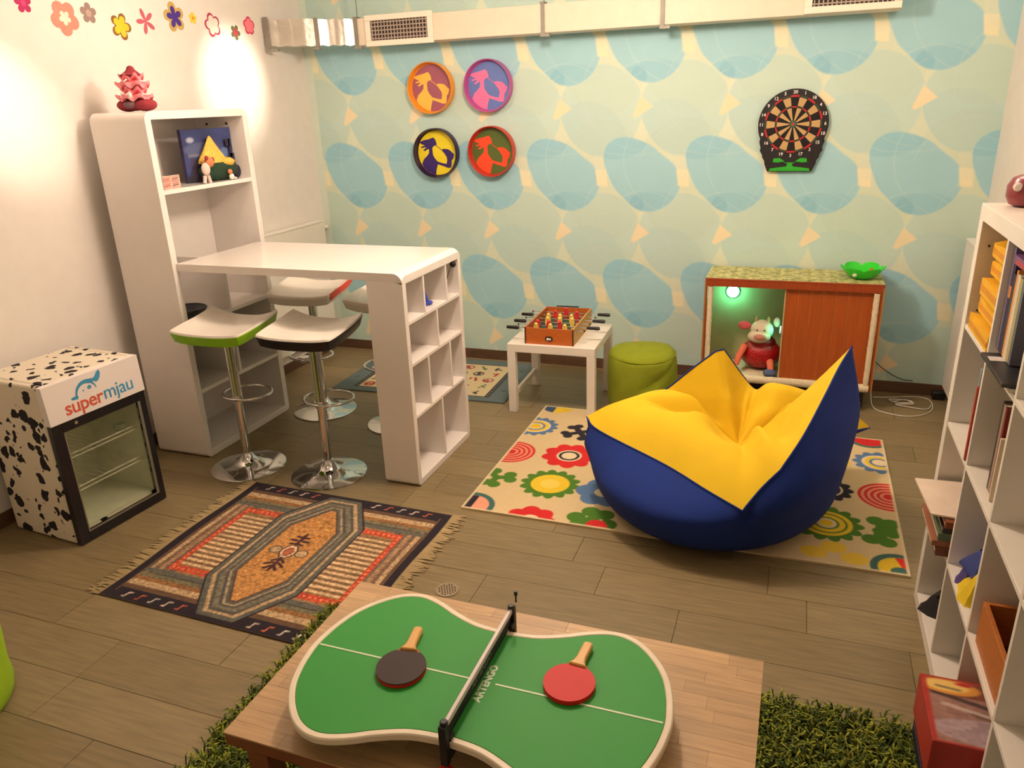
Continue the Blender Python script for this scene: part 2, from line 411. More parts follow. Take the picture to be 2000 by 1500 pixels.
# ================================================================== TALL BOOKCASE AND BAR TABLE
XA, XB, YF, YB, H1 = 0.094, 0.449, -2.072, -1.302, 1.8605
XC, XD, Y2, Y3, H2 = 1.574, 1.769, -2.046, -1.375, 1.111
def rframe(y0, y1, z0, z1, t, r, x0, x1, rb=None):
    """rounded rectangular frame in the y-z plane"""
    rb = r if rb is None else rb
    def loop(y0, y1, z0, z1, r, rb):
        pts = []
        for cy, cz, a0, rad in ((y1-r, z1-r, 0, r), (y0+r, z1-r, 90, r), (y0+rb, z0+rb, 180, rb), (y1-rb, z0+rb, 270, rb)):
            for i in range(7):
                a = radians(a0+15*i); pts.append((cy+rad*cos(a), cz+rad*sin(a)))
        return pts
    o = loop(y0, y1, z0, z1, r, rb); i_ = loop(y0+t, y1-t, z0+t, z1-t, max(r-t, 0.004), max(rb-t, 0.004)); n = len(o)
    vs = [(x0, *p) for p in o]+[(x1, *p) for p in o]+[(x0, *p) for p in i_]+[(x1, *p) for p in i_]; fs = []
    for k in range(n):
        l = (k+1) % n
        fs += [(k, l, n+l, n+k), (2*n+k, 3*n+k, 3*n+l, 2*n+l), (k, 2*n+k, 2*n+l, l), (n+k, n+l, 3*n+l, 3*n+k)]
    return MB().add(vs, fs)
bk = thing('tall_bookcase', 'tall white high-gloss bookcase with rounded corners against the left wall', 'bookcase', ((XA+XB)/2, (YF+YB)/2, 0))
part('frame', rframe(YF, YB, 0.001, H1, 0.040, 0.045, XA, XB, 0.03), WHITE, bk, bevel=0.002)
part('back_panel', MB().box(XA, XA+0.012, YF+0.04, YB-0.04, 0.03, H1-0.04), WHITE, bk)
def sb(z, y0=YF+0.040, y1=YB-0.040, th=0.022): return MB().box(XA+0.012, XB-0.003, y0, y1, z-th, z)
part('shelf_board', sb(1.481), WHITE, bk, bevel=0.001)
part('shelf_board', sb(0.782), WHITE, bk, bevel=0.001)
part('shelf_board', sb(0.402), WHITE, bk, bevel=0.001)
part('divider', MB().box(XA+0.012, XB-0.003, -1.700, -1.682, 0.782, 1.071), WHITE, bk)
part('divider', MB().box(XA+0.012, XB-0.003, -1.700, -1.682, 0.402, 0.76), WHITE, bk)
for y in (-1.345,):
    pass
for x in (0.19, 0.33):
    part('screw', MB().cyl((x, YB-0.0405, 1.782), (x, YB-0.045, 1.782), 0.007, 10), BLACKP, bk)

bt = thing('bar_table', 'white high-gloss bar table whose right leg is an open shelf unit', 'table', ((XC+XD)/2, (Y2+Y3)/2, 0))
# countertop and leg share one rounded outer corner
prof = [(XB+0.001, H2-0.040), (XB+0.001, H2)]
R = 0.05
prof_out = [(XB+0.001, H2)]+[(XD-R+R*sin(radians(a)), H2-R+R*cos(radians(a))) for a in range(0, 91, 10)]+[(XD, H2-0.051), (XD-0.0, H2-0.052)]
part('countertop', MB().prism([(XB+0.001, H2-0.040)]+[(XB+0.001, H2)]+[(XD-R+R*sin(radians(a)), H2-R+R*cos(radians(a))) for a in range(0, 91, 10)]+[(XD-0.001, H2-0.055), (XD-0.06, H2-0.040)], 'y', Y2+0.0, Y3), WHITE, bt, bevel=0.002)
part('leg_frame', rframe(Y2, Y3, 0.001, H2-0.015, 0.034, 0.03, XC, XD, 0.03), WHITE, bt, bevel=0.002)
part('back_panel', MB().box(XC, XC+0.012, Y2+0.03, Y3-0.03, 0.02, H2-0.045), WHITE, bt)
zr = [1.06, 0.868, 0.655, 0.381, 0.034]
for z in zr[1:4]:
    part('shelf_board', MB().box(XC+0.012, XD-0.003, Y2+0.034, Y3-0.034, z-0.016, z), WHITE, bt, bevel=0.001)
for i, ys_ in enumerate(((-1.824, -1.561), (-1.695,), (-1.829, -1.564), (-1.704,))):
    for y in ys_:
        zt = zr[i] if i == 0 else zr[i]-0.016
        part('divider', MB().box(XC+0.012, XD-0.003, y-0.008, y+0.008, zr[i+1], zt), WHITE, bt)

# --- things on and in them
o = part('blue_figurine', MB().lathe([(0.018, 0), (0.026, 0.01), (0.024, 0.035), (0.014, 0.06), (0.010, 0.075), (0.004, 0.10), (0, 0.104)], (1.70, -1.70, 0.8685), 14, sx=0.8).ball((1.715, -1.672, 0.879), (0.016, 0.02, 0.010)).ball((1.70, -1.715, 0.95), (0.012, 0.016, 0.014)), mat('blue_glaze', (40, 60, 170), 0.3), smooth=60)
tag(o, 'small blue cat figurine in the top row of the bar leg shelf', 'figurine')
o = thing('cable_plug', 'round black knob on a thin wire in the bar leg top right cell', 'plug', (1.72, -1.45, 0.869))
part('wire', MB().tube([(1.70, -1.53, 0.872), (1.72, -1.52, 0.90), (1.735, -1.50, 0.95), (1.745, -1.47, 1.01), (1.752, -1.452, 1.03)], 0.002, 6), BLACKP, o)
part('knob', MB().ball((1.755, -1.444, 1.035), 0.017), BLACKP, o)
o = thing('round_hat', 'flat dark round bowl in the tall bookcase under the bar top', 'bowl', (0.30, -1.89, 0.783))
part('bowl_body', MB().lathe([(0.07, 0), (0.095, 0.010), (0.108, 0.028), (0.11, 0.040), (0.104, 0.042), (0.098, 0.03), (0.08, 0.014), (0, 0.010)], (0.315, -1.90, 0.7835), 28), mat('dark_grey_plastic', (48, 48, 56), 0.45), o)
part('rim', MB().tube([(0.315+0.11*cos(a*pi/12), -1.90+0.11*sin(a*pi/12), 0.825) for a in range(24)], 0.006, 8, closed=True), BLACKP, o)
o.name = 'round_bowl'

PINK = mat('pink_felt', (255, 150, 158), 0.9, noise=0.12, scale=40, bump=0.3, bscale=160)
DRED = mat('dark_red_felt', (146, 44, 54), 0.85, noise=0.15, scale=40, bump=0.3, bscale=160)
t = thing('pagoda_plush', 'pink tiered pagoda-like plush with dark red base on top of tall bookcase', 'plush toy', (0.28, -1.93, H1))
c0 = (0.28, -1.93)
part('cushion_base', MB().ball((c0[0]-0.055, c0[1], H1+0.032), (0.056, 0.055, 0.031)).ball((c0[0]+0.055, c0[1], H1+0.032), (0.056, 0.055, 0.031)).ball((c0[0], c0[1]-0.01, H1+0.032), (0.06, 0.05, 0.028)), DRED, t, smooth=80)
part('grey_patch', MB().ball((c0[0], c0[1]-0.025, H1+0.034), (0.045, 0.045, 0.022)), mat('grey_felt', (120, 92, 96), 0.9), t, smooth=80)
def ruffle(z, r, h, n, amp):
    m_ = MB(); N_ = 48; rows = []
    for j in range(7):
        s_ = j/6; row_ = []
        for k in range(N_):
            a = 2*pi*k/N_; rad = 0.018+(r-0.018)*s_
            w = 1+amp*s_*sin(n*a)
            row_.append((c0[0]+rad*w*cos(a), c0[1]+0.75*rad*w*sin(a), z+h*(1-s_)**1.3+0.012*s_*s_*sin(n*a)+0.012*s_**3))
        row_.append(row_[0]); rows.append(row_)
    bot = [[(q[0], q[1], q[2]-0.014) for q in r_] for r_ in rows]
    return m_.slab(rows, bot)
for z, r, h in ((0.062, 0.092, 0.03), (0.098, 0.066, 0.03), (0.122, 0.084, 0.035), (0.160, 0.062, 0.03)):
    part('ruffle', ruffle(H1+z, r, h, 7, 0.12), PINK, t, smooth=80)
part('peak', MB().lathe([(0.058, 0), (0.040, 0.008), (0.022, 0.024), (0.014, 0.04), (0, 0.046)], (c0[0], c0[1], H1+0.172), 20), DRED, t)
part('stem', MB().cyl((c0[0], c0[1], H1+0.05), (c0[0], c0[1], H1+0.18), 0.022), PINK, t)
for dx in (-0.018, 0.026):
    part('eye', MB().ball((c0[0]+dx, c0[1]-0.062, H1+0.078), (0.013, 0.009, 0.017)), mat('white_felt', (240, 232, 222), 0.8), t, smooth=80)

# --- picture box with a felt scene
def pic(U, V):
    p = Paint(U, V, (62, 72, 122), 0.03)
    n = np.sin(U*9+V*4)*np.sin(V*7-U*3); p.C = p.C*(1+0.18*n[:, None])
    p.put(p.ell(.35, .62, .34, .13), (112, 124, 158), 0.5); p.put(p.ell(.16, .80, .07, .05), (190, 200, 224), 0.9)
    p.put(p.ell(.85, .5, .14, .12), (110, 140, 190), 0.6); p.put(p.rect(.08, .55, .48, .53), (150, 150, 160), 0.6)
    p.put(p.rect(0, 1, -0.1, .12), (60, 66, 74), 0.9); p.put(p.rect(.12, .26, .25, .45), (70, 62, 88), 0.9)
    p.put(p.rect(.05, .32, .30, .36), (80, 70, 96), 0.8); p.put(p.rect(.10, .22, .02, .26), (86, 70, 84), 0.9)
    return p.C
t = thing('picture_box', 'blue night-sky canvas with yellow and green felt mound in bookcase top niche', 'picture', (0.30, -1.52, 1.481))
PB = [(0.30, -1.690), (0.345, -1.345)]
part('canvas_edge', MB().add([(PB[0][0]-0.02, PB[0][1], 1.4815), (PB[1][0]-0.02, PB[1][1], 1.4815), (PB[1][0], PB[1][1], 1.4815), (PB[0][0], PB[0][1], 1.4815),
     (PB[0][0]-0.02, PB[0][1], 1.762), (PB[1][0]-0.02, PB[1][1], 1.762), (PB[1][0], PB[1][1], 1.762), (PB[0][0], PB[0][1], 1.762)],
     [(0, 1, 2, 3), (4, 7, 6, 5), (0, 4, 5, 1), (1, 5, 6, 2), (2, 6, 7, 3), (3, 7, 4, 0)]), mat('canvas_dark', (60, 50, 88), 0.8), t)
painted_grid('canvas', 60, 50, pic, lambda U, V: (PB[0][0]+(PB[1][0]-PB[0][0])*U+0.0015, PB[0][1]+(PB[1][1]-PB[0][1])*U-0.0003, 1.482+0.279*V), PRINT, t)
part('green_mound', MB().ball((0.365, -1.51, 1.4825+0.055), (0.045, 0.155, 0.055), 26, 14, jit=0.04).ball((0.36, -1.48, 1.565), (0.035, 0.12, 0.04), 20, 10, jit=0.04), mat('dark_green_felt', (34, 62, 42), 0.95, bump=0.5, bscale=120), t, smooth=80)
part('yellow_hair', MB().lathe([(0.098, 0), (0.094, 0.02), (0.062, 0.06), (0.034, 0.10), (0.012, 0.135), (0, 0.145)], (0.355, -1.535, 1.580), 26, sx=0.40, sy=1.1).ball((0.385, -1.45, 1.578), (0.03, 0.05, 0.024), jit=.08).ball((0.375, -1.60, 1.590), (0.03, 0.045, 0.028), jit=.08), mat('yellow_felt', (226, 186, 84), 0.95, noise=0.2, scale=60, bump=0.6, bscale=160), t, smooth=80)
part('dark_tree', MB().box(0.352, 0.357, -1.390, -1.350, 1.482, 1.62).box(0.352, 0.357, -1.41, -1.375, 1.66, 1.70).box(0.352, 0.357, -1.385, -1.365, 1.60, 1.70).ball((0.365, -1.36, 1.52), (0.02, 0.03, 0.038)), mat('dark_plum_felt', (42, 36, 58), 0.9), t)
o = thing('felt_figure', 'small white and orange felt figure leaning on the green mound at left', 'figurine', (0.415, -1.665, 1.482))
part('body', MB().ball((0.420, -1.675, 1.556), (0.017, 0.030, 0.034)).cyl((0.420, -1.69, 1.522), (0.420, -1.70, 1.4825), 0.010, 8).cyl((0.420, -1.665, 1.522), (0.420, -1.655, 1.4825), 0.010, 8), mat('cream_felt', (225, 200, 190), 0.9), o, smooth=60)
part('head', MB().ball((0.420, -1.640, 1.590), (0.022, 0.030, 0.028)), mat('orange_felt', (210, 130, 90), 0.9), o, smooth=80)
part('ear', MB().ball((0.425, -1.615, 1.600), (0.008, 0.010, 0.014)).ball((0.425, -1.662, 1.612), (0.008, 0.012, 0.014)), DRED, o, smooth=80)
o = thing('felt_figure', 'tiny white felt figure with orange head in front of the green mound', 'figurine', (0.425, -1.48, 1.482))
part('body', MB().ball((0.425, -1.482, 1.499), (0.012, 0.018, 0.017)).cyl((0.425, -1.474, 1.492), (0.435, -1.455, 1.488), 0.006, 8), mat('white_felt', (240, 232, 222), 0.8), o, smooth=80)
part('head', MB().ball((0.425, -1.490, 1.526), (0.012, 0.015, 0.015)), mat('orange_felt', (210, 130, 90), 0.9), o, smooth=80)
def card(U, V):
    p = Paint(U, V, (226, 196, 178), 0.04)
    for k in range(7):
        y = 0.92-k*0.14
        for (a, b, c) in ((0.02, 0.46, (150, 42, 44)), (0.52, 0.97, (92, 40, 44))):
            w = 0.03+0.012*((k*7) % 3)
            p.put(p.seg(a+0.03*(k % 2), y-0.03, b-0.05*(k % 3), y+0.02, w), c if (k+int(a*4)) % 2 else (188, 80, 74), 0.9)
    return p.C
o = thing('striped_card', 'small card with red and brown stripes at the left of bookcase top niche', 'card', (0.41, -1.915, 1.4815))
part('card_stand', MB().box(0.392, 0.397, -1.975, -1.855, 1.4815, 1.545), mat('card_back', (226, 200, 184), 0.7), o)
painted_grid('card_print', 40, 24, card, lambda U, V: (0.398+U*0, -1.974+0.118*U, 1.482+0.062*V), PRINT, o)

# ================================================================== WALL FLOWERS
def flower(y, z, r, layers, label, n=5, rot=0.0):
    t = thing('flower_sticker', label, 'wall sticker', (0.001, y, z), group='flower stickers along the top of the left wall')
    for i, (k, rc, amp, pw, col) in enumerate(layers):
        pts = []
        for a in range(60):
            q = 2*pi*a/60; w = abs(cos(n*(q-rot)/2))**pw
            rad = r*k*(1-amp+amp*w); pts.append((y+rad*cos(q), z+rad*sin(q)))
        part('petals' if i == 0 else 'centre', MB().prism(pts, 'x', 0.0006+0.0012*i, 0.0018+0.0012*i), cm(col, 0.7), t, smooth=0)
    return t
flower(-2.215, 2.352, .045, [(1, 0, .62, .5, (178, 30, 90)), (.35, 0, .3, 1, (226, 60, 120))], 'small magenta flower sticker nearest the top left corner', 5, .4)
flower(-2.001, 2.305, .082, [(1, 0, .32, .7, (216, 140, 120)), (.42, 0, .5, .7, (206, 222, 202))], 'big salmon pink flower sticker with pale green star centre', 5, .9)
flower(-1.851, 2.338, .050, [(1, 0, .5, .6, (150, 126, 118)), (.4, 0, .3, 1, (180, 156, 140))], 'small greyish brown flower sticker', 5, .3)
flower(-1.655, 2.290, .068, [(1, 0, .6, .55, (138, 96, 36)), (.78, 0, .6, .55, (228, 196, 40))], 'yellow flower sticker with brown edge', 5, 1.2)
flower(-1.473, 2.328, .068, [(1, 0, .92, 1.6, (196, 96, 110)), (.15, 0, .2, 1, (210, 110, 120))], 'thin pink five-armed star flower sticker', 5, .7)
flower(-1.247, 2.366, .082, [(1, 0, .48, .6, (196, 166, 96)), (.72, 0, .72, .8, (72, 44, 140))], 'tan flower sticker with purple star centre', 5, .5)
flower(-1.095, 2.372, .032, [(1, 0, .35, .7, (240, 206, 70)), (.3, 0, .3, 1, (220, 130, 50))], 'tiny yellow flower sticker with orange centre', 5, .2)
flower(-0.930, 2.346, .070, [(1, 0, .34, .7, (178, 60, 92)), (.80, 0, .36, .7, (244, 226, 214))], 'white flower sticker outlined in dark pink', 5, .6)
flower(-0.725, 2.318, .046, [(1, 0, .6, .6, (96, 110, 60)), (.6, 0, .7, .8, (186, 60, 80))], 'tiny green and red flower sticker', 5, 1.1)
flower(-0.580, 2.366, .056, [(1, 0, .25, .8, (206, 54, 90)), (.80, 0, .25, .8, (250, 130, 146))], 'plain pink flower sticker beside the foil duct', 5, .3)

# ================================================================== ROUND TRAYS ON THE WALL
SIL = [(155, 245), (200, 232), (240, 225), (300, 205), (318, 225), (328, 255), (333, 285), (300, 300), (283, 318), (285, 395), (300, 430), (330, 472), (380, 490), (425, 500), (435, 460), (432, 425),
       (410, 385), (380, 343), (402, 332), (440, 335), (465, 345), (490, 372), (512, 395), (500, 440), (482, 462), (478, 515), (470, 542), (440, 545), (385, 522), (332, 502), (315, 560), (305, 620),
       (268, 618), (215, 592), (180, 540), (162, 498), (185, 445), (225, 405), (244, 378), (248, 330), (228, 335), (205, 352), (190, 350), (186, 342), (222, 312), (200, 312), (168, 320), (162, 308), (205, 290), (178, 280), (152, 262)]
def tray(x, z, col_rim, col_bg, col_fig, label):
    t = thing('round_tray', label, 'wall tray', (x, -0.002, z-0.168), group='four round silhouette trays on the patterned wall')
    rim = cm(col_rim, 0.35); ri = 0.158
    part('rim', MB().lathe([(0.160, -0.002), (0.168, -0.004), (0.168, -0.062), (0.166, -0.066), (0.163, -0.066), (0.161, -0.060), (0.158, -0.010)], (x, 0, z), 56, axis='y', cap=False), rim, t)
    part('base_disc', MB().cyl((x, -0.002, z), (x, -0.012, z), 0.158, 56), rim, t)
    part('picture_disc', MB().cyl((x, -0.0122, z), (x, -0.0135, z), 0.152, 56), cm(col_bg, 0.4), t)
    pts = [(x+(px-335)/205*0.150, z-(py-375)/245*0.150) for px, py in SIL]
    pts = [(a, b) if math.hypot(a-x, b-z) < 0.151 else (x+(a-x)*0.151/math.hypot(a-x, b-z), z+(b-z)*0.151/math.hypot(a-x, b-z)) for a, b in pts]
    f = part('silhouette', MB().prism(pts, 'y', -0.0137, -0.0148), cm(col_fig, 0.4), t, smooth=0)
    a, b = (x+(322-335)/205*0.150, z-(292-375)/245*0.150), (x+(392-335)/205*0.150, z-(352-375)/245*0.150)
    part('straw', MB().cyl((a[0], -0.0143, a[1]), (b[0], -0.0143, b[1]), 0.0022, 6), cm(col_fig, 0.4), f)
tray(1.018, 1.950, (240, 160, 50), (160, 90, 110), (255, 196, 80), 'orange round tray with yellow silhouette on mauve, upper left of four')
tray(1.443, 1.948, (190, 90, 160), (100, 124, 190), (240, 120, 170), 'purple-rimmed round tray with pink silhouette on blue, upper right of four')
tray(1.026, 1.520, (48, 26, 62), (240, 220, 40), (56, 34, 110), 'dark round tray with purple silhouette on yellow, lower left of four')
tray(1.448, 1.525, (196, 60, 44), (86, 104, 44), (244, 78, 40), 'red round tray with orange silhouette on olive, lower right of four')

# ================================================================== DARTBOARD
DX, DZ = 3.396, 1.657
t = thing('dartboard', 'black dartboard with tan and red segments on the patterned wall', 'dartboard', (DX, -0.004, 1.382))
ol = []
for a in range(-24, 205, 6):
    q = radians(a); ol.append((DX+0.2*cos(q), DZ+0.200*sin(q)))
low = [(-.186, -.10), (-.176, -.135), (-.180, -.15), (-.165, -.175), (-.163, -.19), (-.15, -.21), (-.147, -.23), (-.128, -.275), (.128, -.275), (.147, -.23), (.15, -.21), (.163, -.19), (.165, -.175), (.18, -.15), (.176, -.135), (.186, -.10)]
ol += [(DX+a, DZ+b) for a, b in low]
part('casing', MB().prism(ol, 'y', -0.004, -0.030), mat('dart_black', (16, 13, 15), 0.6, noise=0.1), t, smooth=0, bevel=0.004)
TAN, BLK, RED, DG = cm((192, 158, 104), 0.7), cm((14, 11, 14), 0.8), cm((176, 26, 34), 0.5), cm((50, 58, 44), 0.6)
def sector(r0, r1, a0, a1, y0, y1, n=4):
    out = [(DX+r1*cos(a0+(a1-a0)*i/n), DZ+r1*sin(a0+(a1-a0)*i/n)) for i in range(n+1)]
    inn = [(DX+r0*cos(a1+(a0-a1)*i/n), DZ+r0*sin(a1+(a0-a1)*i/n)) for i in range(n+1)]
    return MB().prism(out+inn, 'y', y0, y1)
NUMS = [20, 1, 18, 4, 13, 6, 10, 15, 2, 17, 3, 19, 7, 16, 8, 11, 14, 9, 12, 5]
for k in range(20):
    a0 = pi/2-pi/20-k*pi/10+0.008; a1 = a0+pi/10-0.016
    m1 = TAN if k % 2 else BLK; m2 = DG if k % 2 else RED
    part('segment', sector(0.104, 0.152, a0, a1, -0.0302, -0.034), m1, t, smooth=0)
    part('segment', sector(0.021, 0.092, a0, a1, -0.0302, -0.034), m1, t, smooth=0)
    part('segment', sector(0.0935, 0.1025, a0, a1, -0.0302, -0.035), m2, t, smooth=0)
    part('segment', sector(0.1535, 0.165, a0, a1, -0.0302, -0.035), m2, t, smooth=0)
    a = (a0+a1)/2
    text_mesh('number', str(NUMS[k]), 0.026, cm((232, 226, 220), 0.6), t, frame((DX+0.181*cos(a), -0.0312, DZ+0.181*sin(a)), (1, 0, 0), (0, 0, 1), (0, -1, 0)), 0.0005, bold=0.0006)
part('bullseye', MB().cyl((DX, -0.0302, DZ), (DX, -0.036, DZ), 0.0185, 20), cm((60, 100, 76), 0.5), t)
part('bullseye_centre', MB().cyl((DX, -0.036, DZ), (DX, -0.039, DZ), 0.008, 14), cm((190, 40, 40), 0.5), t)
GRN = cm((40, 168, 36), 0.5)
pl = part('green_label', MB().prism([(DX-.118, 1.386), (DX-.113, 1.400), (DX-.06, 1.408), (DX-.02, 1.412), (DX-.012, 1.428), (DX-.035, 1.436), (DX+.035, 1.436), (DX+.012, 1.428), (DX+.02, 1.412), (DX+.06, 1.408), (DX+.113, 1.400), (DX+.118, 1.386)], 'y', -0.0302, -0.032), GRN, t, smooth=0)
for s_ in (-1, 1):
    part('label_wing', MB().prism([(DX+s_*.03, 1.442), (DX+s_*.06, 1.462), (DX+s_*.095, 1.460), (DX+s_*.098, 1.438), (DX+s_*.07, 1.436)], 'y', -0.0302, -0.032), GRN, pl, smooth=0)

# ================================================================== FRIDGE
FR = thing('display_fridge', 'glass-door display fridge covered in black and white cow-spot fur', 'fridge', (0.32, -2.745, 0), rz=radians(-3.9), world=False)
def cow_mat():
    m = bpy.data.materials.new('cow_spot_fur'); m.use_nodes = True; nt = m.node_tree; N, L = nt.nodes.new, nt.links.new; b = nt.nodes['Principled BSDF']
    b.inputs['Roughness'].default_value = 0.95
    tc = N('ShaderNodeTexCoord'); nz = N('ShaderNodeTexNoise'); nz.inputs['Scale'].default_value = 14; nz.inputs['Detail'].default_value = 3
    L(tc.outputs['Object'], nz.inputs['Vector'])
    mx = N('ShaderNodeMix'); mx.data_type = 'VECTOR'; mx.inputs[0].default_value = 0.07; L(tc.outputs['Object'], mx.inputs[4]); L(nz.outputs['Color'], mx.inputs[5])
    vo = N('ShaderNodeTexVoronoi'); vo.inputs['Scale'].default_value = 21.0; vo.inputs['Randomness'].default_value = 1.0; L(mx.outputs[1], vo.inputs['Vector'])
    # per-cell radius from cell colour
    sp = N('ShaderNodeSeparateColor'); L(vo.outputs['Color'], sp.inputs[0])
    mr = N('ShaderNodeMapRange'); mr.inputs['From Min'].default_value = 0.1; mr.inputs['From Max'].default_value = 1.0; mr.inputs['To Min'].default_value = 0.02; mr.inputs['To Max'].default_value = 0.60
    L(sp.outputs[0], mr.inputs['Value'])
    sb_ = N('ShaderNodeMath'); sb_.operation = 'SUBTRACT'; L(vo.outputs['Distance'], sb_.inputs[0]); L(mr.outputs[0], sb_.inputs[1])
    cr = N('ShaderNodeValToRGB'); cr.color_ramp.elements[0].position = 0.0; cr.color_ramp.elements[1].position = 0.05
    cr.color_ramp.elements[0].color = (*lin((34, 28, 34)), 1); cr.color_ramp.elements[1].color = (*lin((232, 222, 200)), 1)
    L(sb_.outputs[0], cr.inputs[0]); L(cr.outputs[0], b.inputs['Base Color'])
    n2 = N('ShaderNodeTexNoise'); n2.inputs['Scale'].default_value = 260; L(tc.outputs['Object'], n2.inputs['Vector'])
    bp = N('ShaderNodeBump'); bp.inputs['Strength'].default_value = 0.7; bp.inputs['Distance'].default_value = 0.004; L(n2.outputs[0], bp.inputs['Height']); L(bp.outputs[0], b.inputs['Normal'])
    return m
COW = cow_mat()
FW, FD, FH = 0.245, 0.225, 0.775   # half width (y), half depth (x), height
body = MB().box(-FD, FD-0.03, -FW, -FW+0.03, 0.004, FH).box(-FD, FD-0.03, FW-0.03, FW, 0.004, FH).box(-FD, FD-0.03, -FW+0.03, FW-0.03, FH-0.04, FH)\
    .box(-FD, -FD+0.03, -FW+0.03, FW-0.03, 0.03, FH-0.04).box(-FD, FD-0.03, -FW+0.03, FW-0.03, 0.004, 0.06)
part('cabinet', body, COW, FR, bevel=0.012, seg=3)
INN = mat('fridge_liner', (238, 238, 216), 0.4)
part('liner', MB().box(-FD+0.031, -FD+0.036, -FW+0.031, FW-0.031, 0.061, FH-0.17).box(-FD+0.036, FD-0.035, -FW+0.031, -FW+0.035, 0.061, FH-0.17).box(-FD+0.036, FD-0.035, FW-0.035, FW-0.031, 0.061, FH-0.17).box(-FD+0.036, FD-0.035, -FW+0.035, FW-0.035, 0.061, 0.066).box(-FD+0.036, FD-0.035, -FW+0.035, FW-0.035, FH-0.178, FH-0.172), INN, FR)
BX = FD-0.028
DT = 0.592
door = part('door', MB().box(BX, FD, -FW, -FW+0.05, 0.004, DT).box(BX, FD, FW-0.034, FW, 0.004, DT).box(BX, FD, -FW+0.05, FW-0.034, DT-0.045, DT).box(BX, FD, -FW+0.05, FW-0.034, 0.004, 0.05), mat('fridge_black', (20, 18, 22), 0.35), FR, bevel=0.002)
gm = mat('door_glass', (244, 248, 238), 0.03, trans=1.0, noise=0.0)
gm.node_tree.nodes['Principled BSDF'].inputs['IOR'].default_value = 1.1
part('glass', MB().box(BX+0.010, BX+0.014, -FW+0.049, FW-0.033, 0.049, DT-0.044), gm, door)
part('glass_frame', MB().box(FD-0.004, FD+0.001, -FW+0.05, -FW+0.056, 0.05, DT-0.045).box(FD-0.004, FD+0.001, FW-0.048, FW-0.034, 0.05, DT-0.045).box(FD-0.004, FD+0.001, -FW+0.056, FW-0.048, 0.05, 0.056), mat('alu_grey', (150, 146, 130), 0.35, metal=0.6), door)
part('lock', MB().cyl((FD, -FW+0.115, DT-0.02), (FD+0.004, -FW+0.115, DT-0.02), 0.008, 14), CHROME, door)
for z in (0.235, 0.40):
    for dz, dx in ((0, 0), (0.012, -0.012)):
        pass
    w = MB().tube([(FD-0.05, -FW+0.036, z), (FD-0.05, FW-0.036, z)], 0.003, 6).tube([(FD-0.062, -FW+0.036, z+0.014), (FD-0.062, FW-0.036, z+0.014)], 0.003, 6)
    for i in range(14):
        y = -FW+0.04+(2*FW-0.08)*i/13; w.tube([(-FD+0.037, y, z), (FD-0.05, y, z)], 0.0014, 5)
    part('wire_shelf', w, mat('white_wire', (232, 228, 210), 0.4), FR)
part('fridge_reflector', MB().tube([(0.05, 0.12, 0.425), (0.08, 0.12, 0.425)], 0.0, 4) if False else MB().lathe([(0.028, 0), (0.03, 0.02), (0.024, 0.03), (0, 0.032)], (0.11, 0.16, 0.403), 16), mat('clear_plastic', (235, 238, 230), 0.1, trans=0.8), FR).name = 'plastic_tub'
BNX = FD+0.006
bn = part('banner', MB().add([(BX-0.01, -FW, DT+0.002), (BNX, -FW-0.003, DT+0.002), (BNX-0.008, -FW-0.003, FH-0.004), (BX-0.01, -FW, FH-0.004), (BX-0.01, FW, DT+0.002), (BNX, FW+0.003, DT+0.002), (BNX-0.008, FW+0.003, FH-0.004), (BX-0.01, FW, FH-0.004)],
     [(0, 1, 2, 3), (4, 7, 6, 5), (0, 4, 5, 1), (1, 5, 6, 2), (2, 6, 7, 3), (3, 7, 4, 0)]), mat('banner_white', (236, 228, 222), 0.4, noise=0.01), FR, bevel=0.001)
def bx(z): return BNX-0.008*(z-DT-0.002)/(FH-DT-0.006)+0.0006
LRED, LBLU = cm((206, 92, 66), 0.5), cm((66, 150, 190), 0.5)
tilt = Vector((-0.008, 0, FH-DT-0.006)).normalized()
def bmx(y, z): return frame((bx(z), y, z), (0, 1, 0), tuple(tilt), (1, 0, 0.045))
s1 = text_mesh('lettering', 'super', 0.090, LRED, bn, bmx(-0.070, DT+0.053), 0.0006, 'orange red word super', bold=0.0012, space=0.95)
s2 = text_mesh('lettering', 'mjau', 0.090, LBLU, bn, bmx(0.112, DT+0.058), 0.0006, 'blue word mjau', bold=0.0004, space=0.95)
def arc(cy, cz, r, a0, a1, w0, w1, n=18):
    o_ = []; i_ = []
    for k in range(n+1):
        a = radians(a0+(a1-a0)*k/n); w = w0+(w1-w0)*k/n
        o_.append((cy+(r+w/2)*cos(a), cz+(r+w/2)*sin(a))); i_.append((cy+(r-w/2)*cos(a), cz+(r-w/2)*sin(a)))
    return o_+i_[::-1]
def bprism(poly):
    n = len(poly); vs = [(bx(z)-0.0003, y, z) for y, z in poly]+[(bx(z)+0.0008, y, z) for y, z in poly]
    return MB().add(vs, [tuple(range(n))[::-1], tuple(range(n, 2*n))]+[(i, (i+1) % n, n+(i+1) % n, n+i) for i in range(n)])
lg = part('logo', bprism(arc(-0.045, DT+0.092, 0.052, 195, 62, 0.006, 0.020)), LBLU, bn, smooth=0, label='blue whale-like cat logo')
part('tail', bprism([(-0.022, DT+0.135), (0.0, DT+0.132), (0.012, DT+0.125), (0.022, DT+0.128), (0.034, DT+0.142), (0.040, DT+0.160), (0.036, DT+0.174), (0.022, DT+0.168), (0.010, DT+0.152), (0.0, DT+0.146), (-0.018, DT+0.150)]), LBLU, lg, smooth=0)
part('side_line', bprism(arc(-0.045, DT+0.092, 0.050, 60, 10, 0.010, 0.003)), LBLU, lg, smooth=0)
def disc(cy, cz, ry, rz): return bprism([(cy+ry*cos(2*pi*k/18), cz+rz*sin(2*pi*k/18)) for k in range(18)])
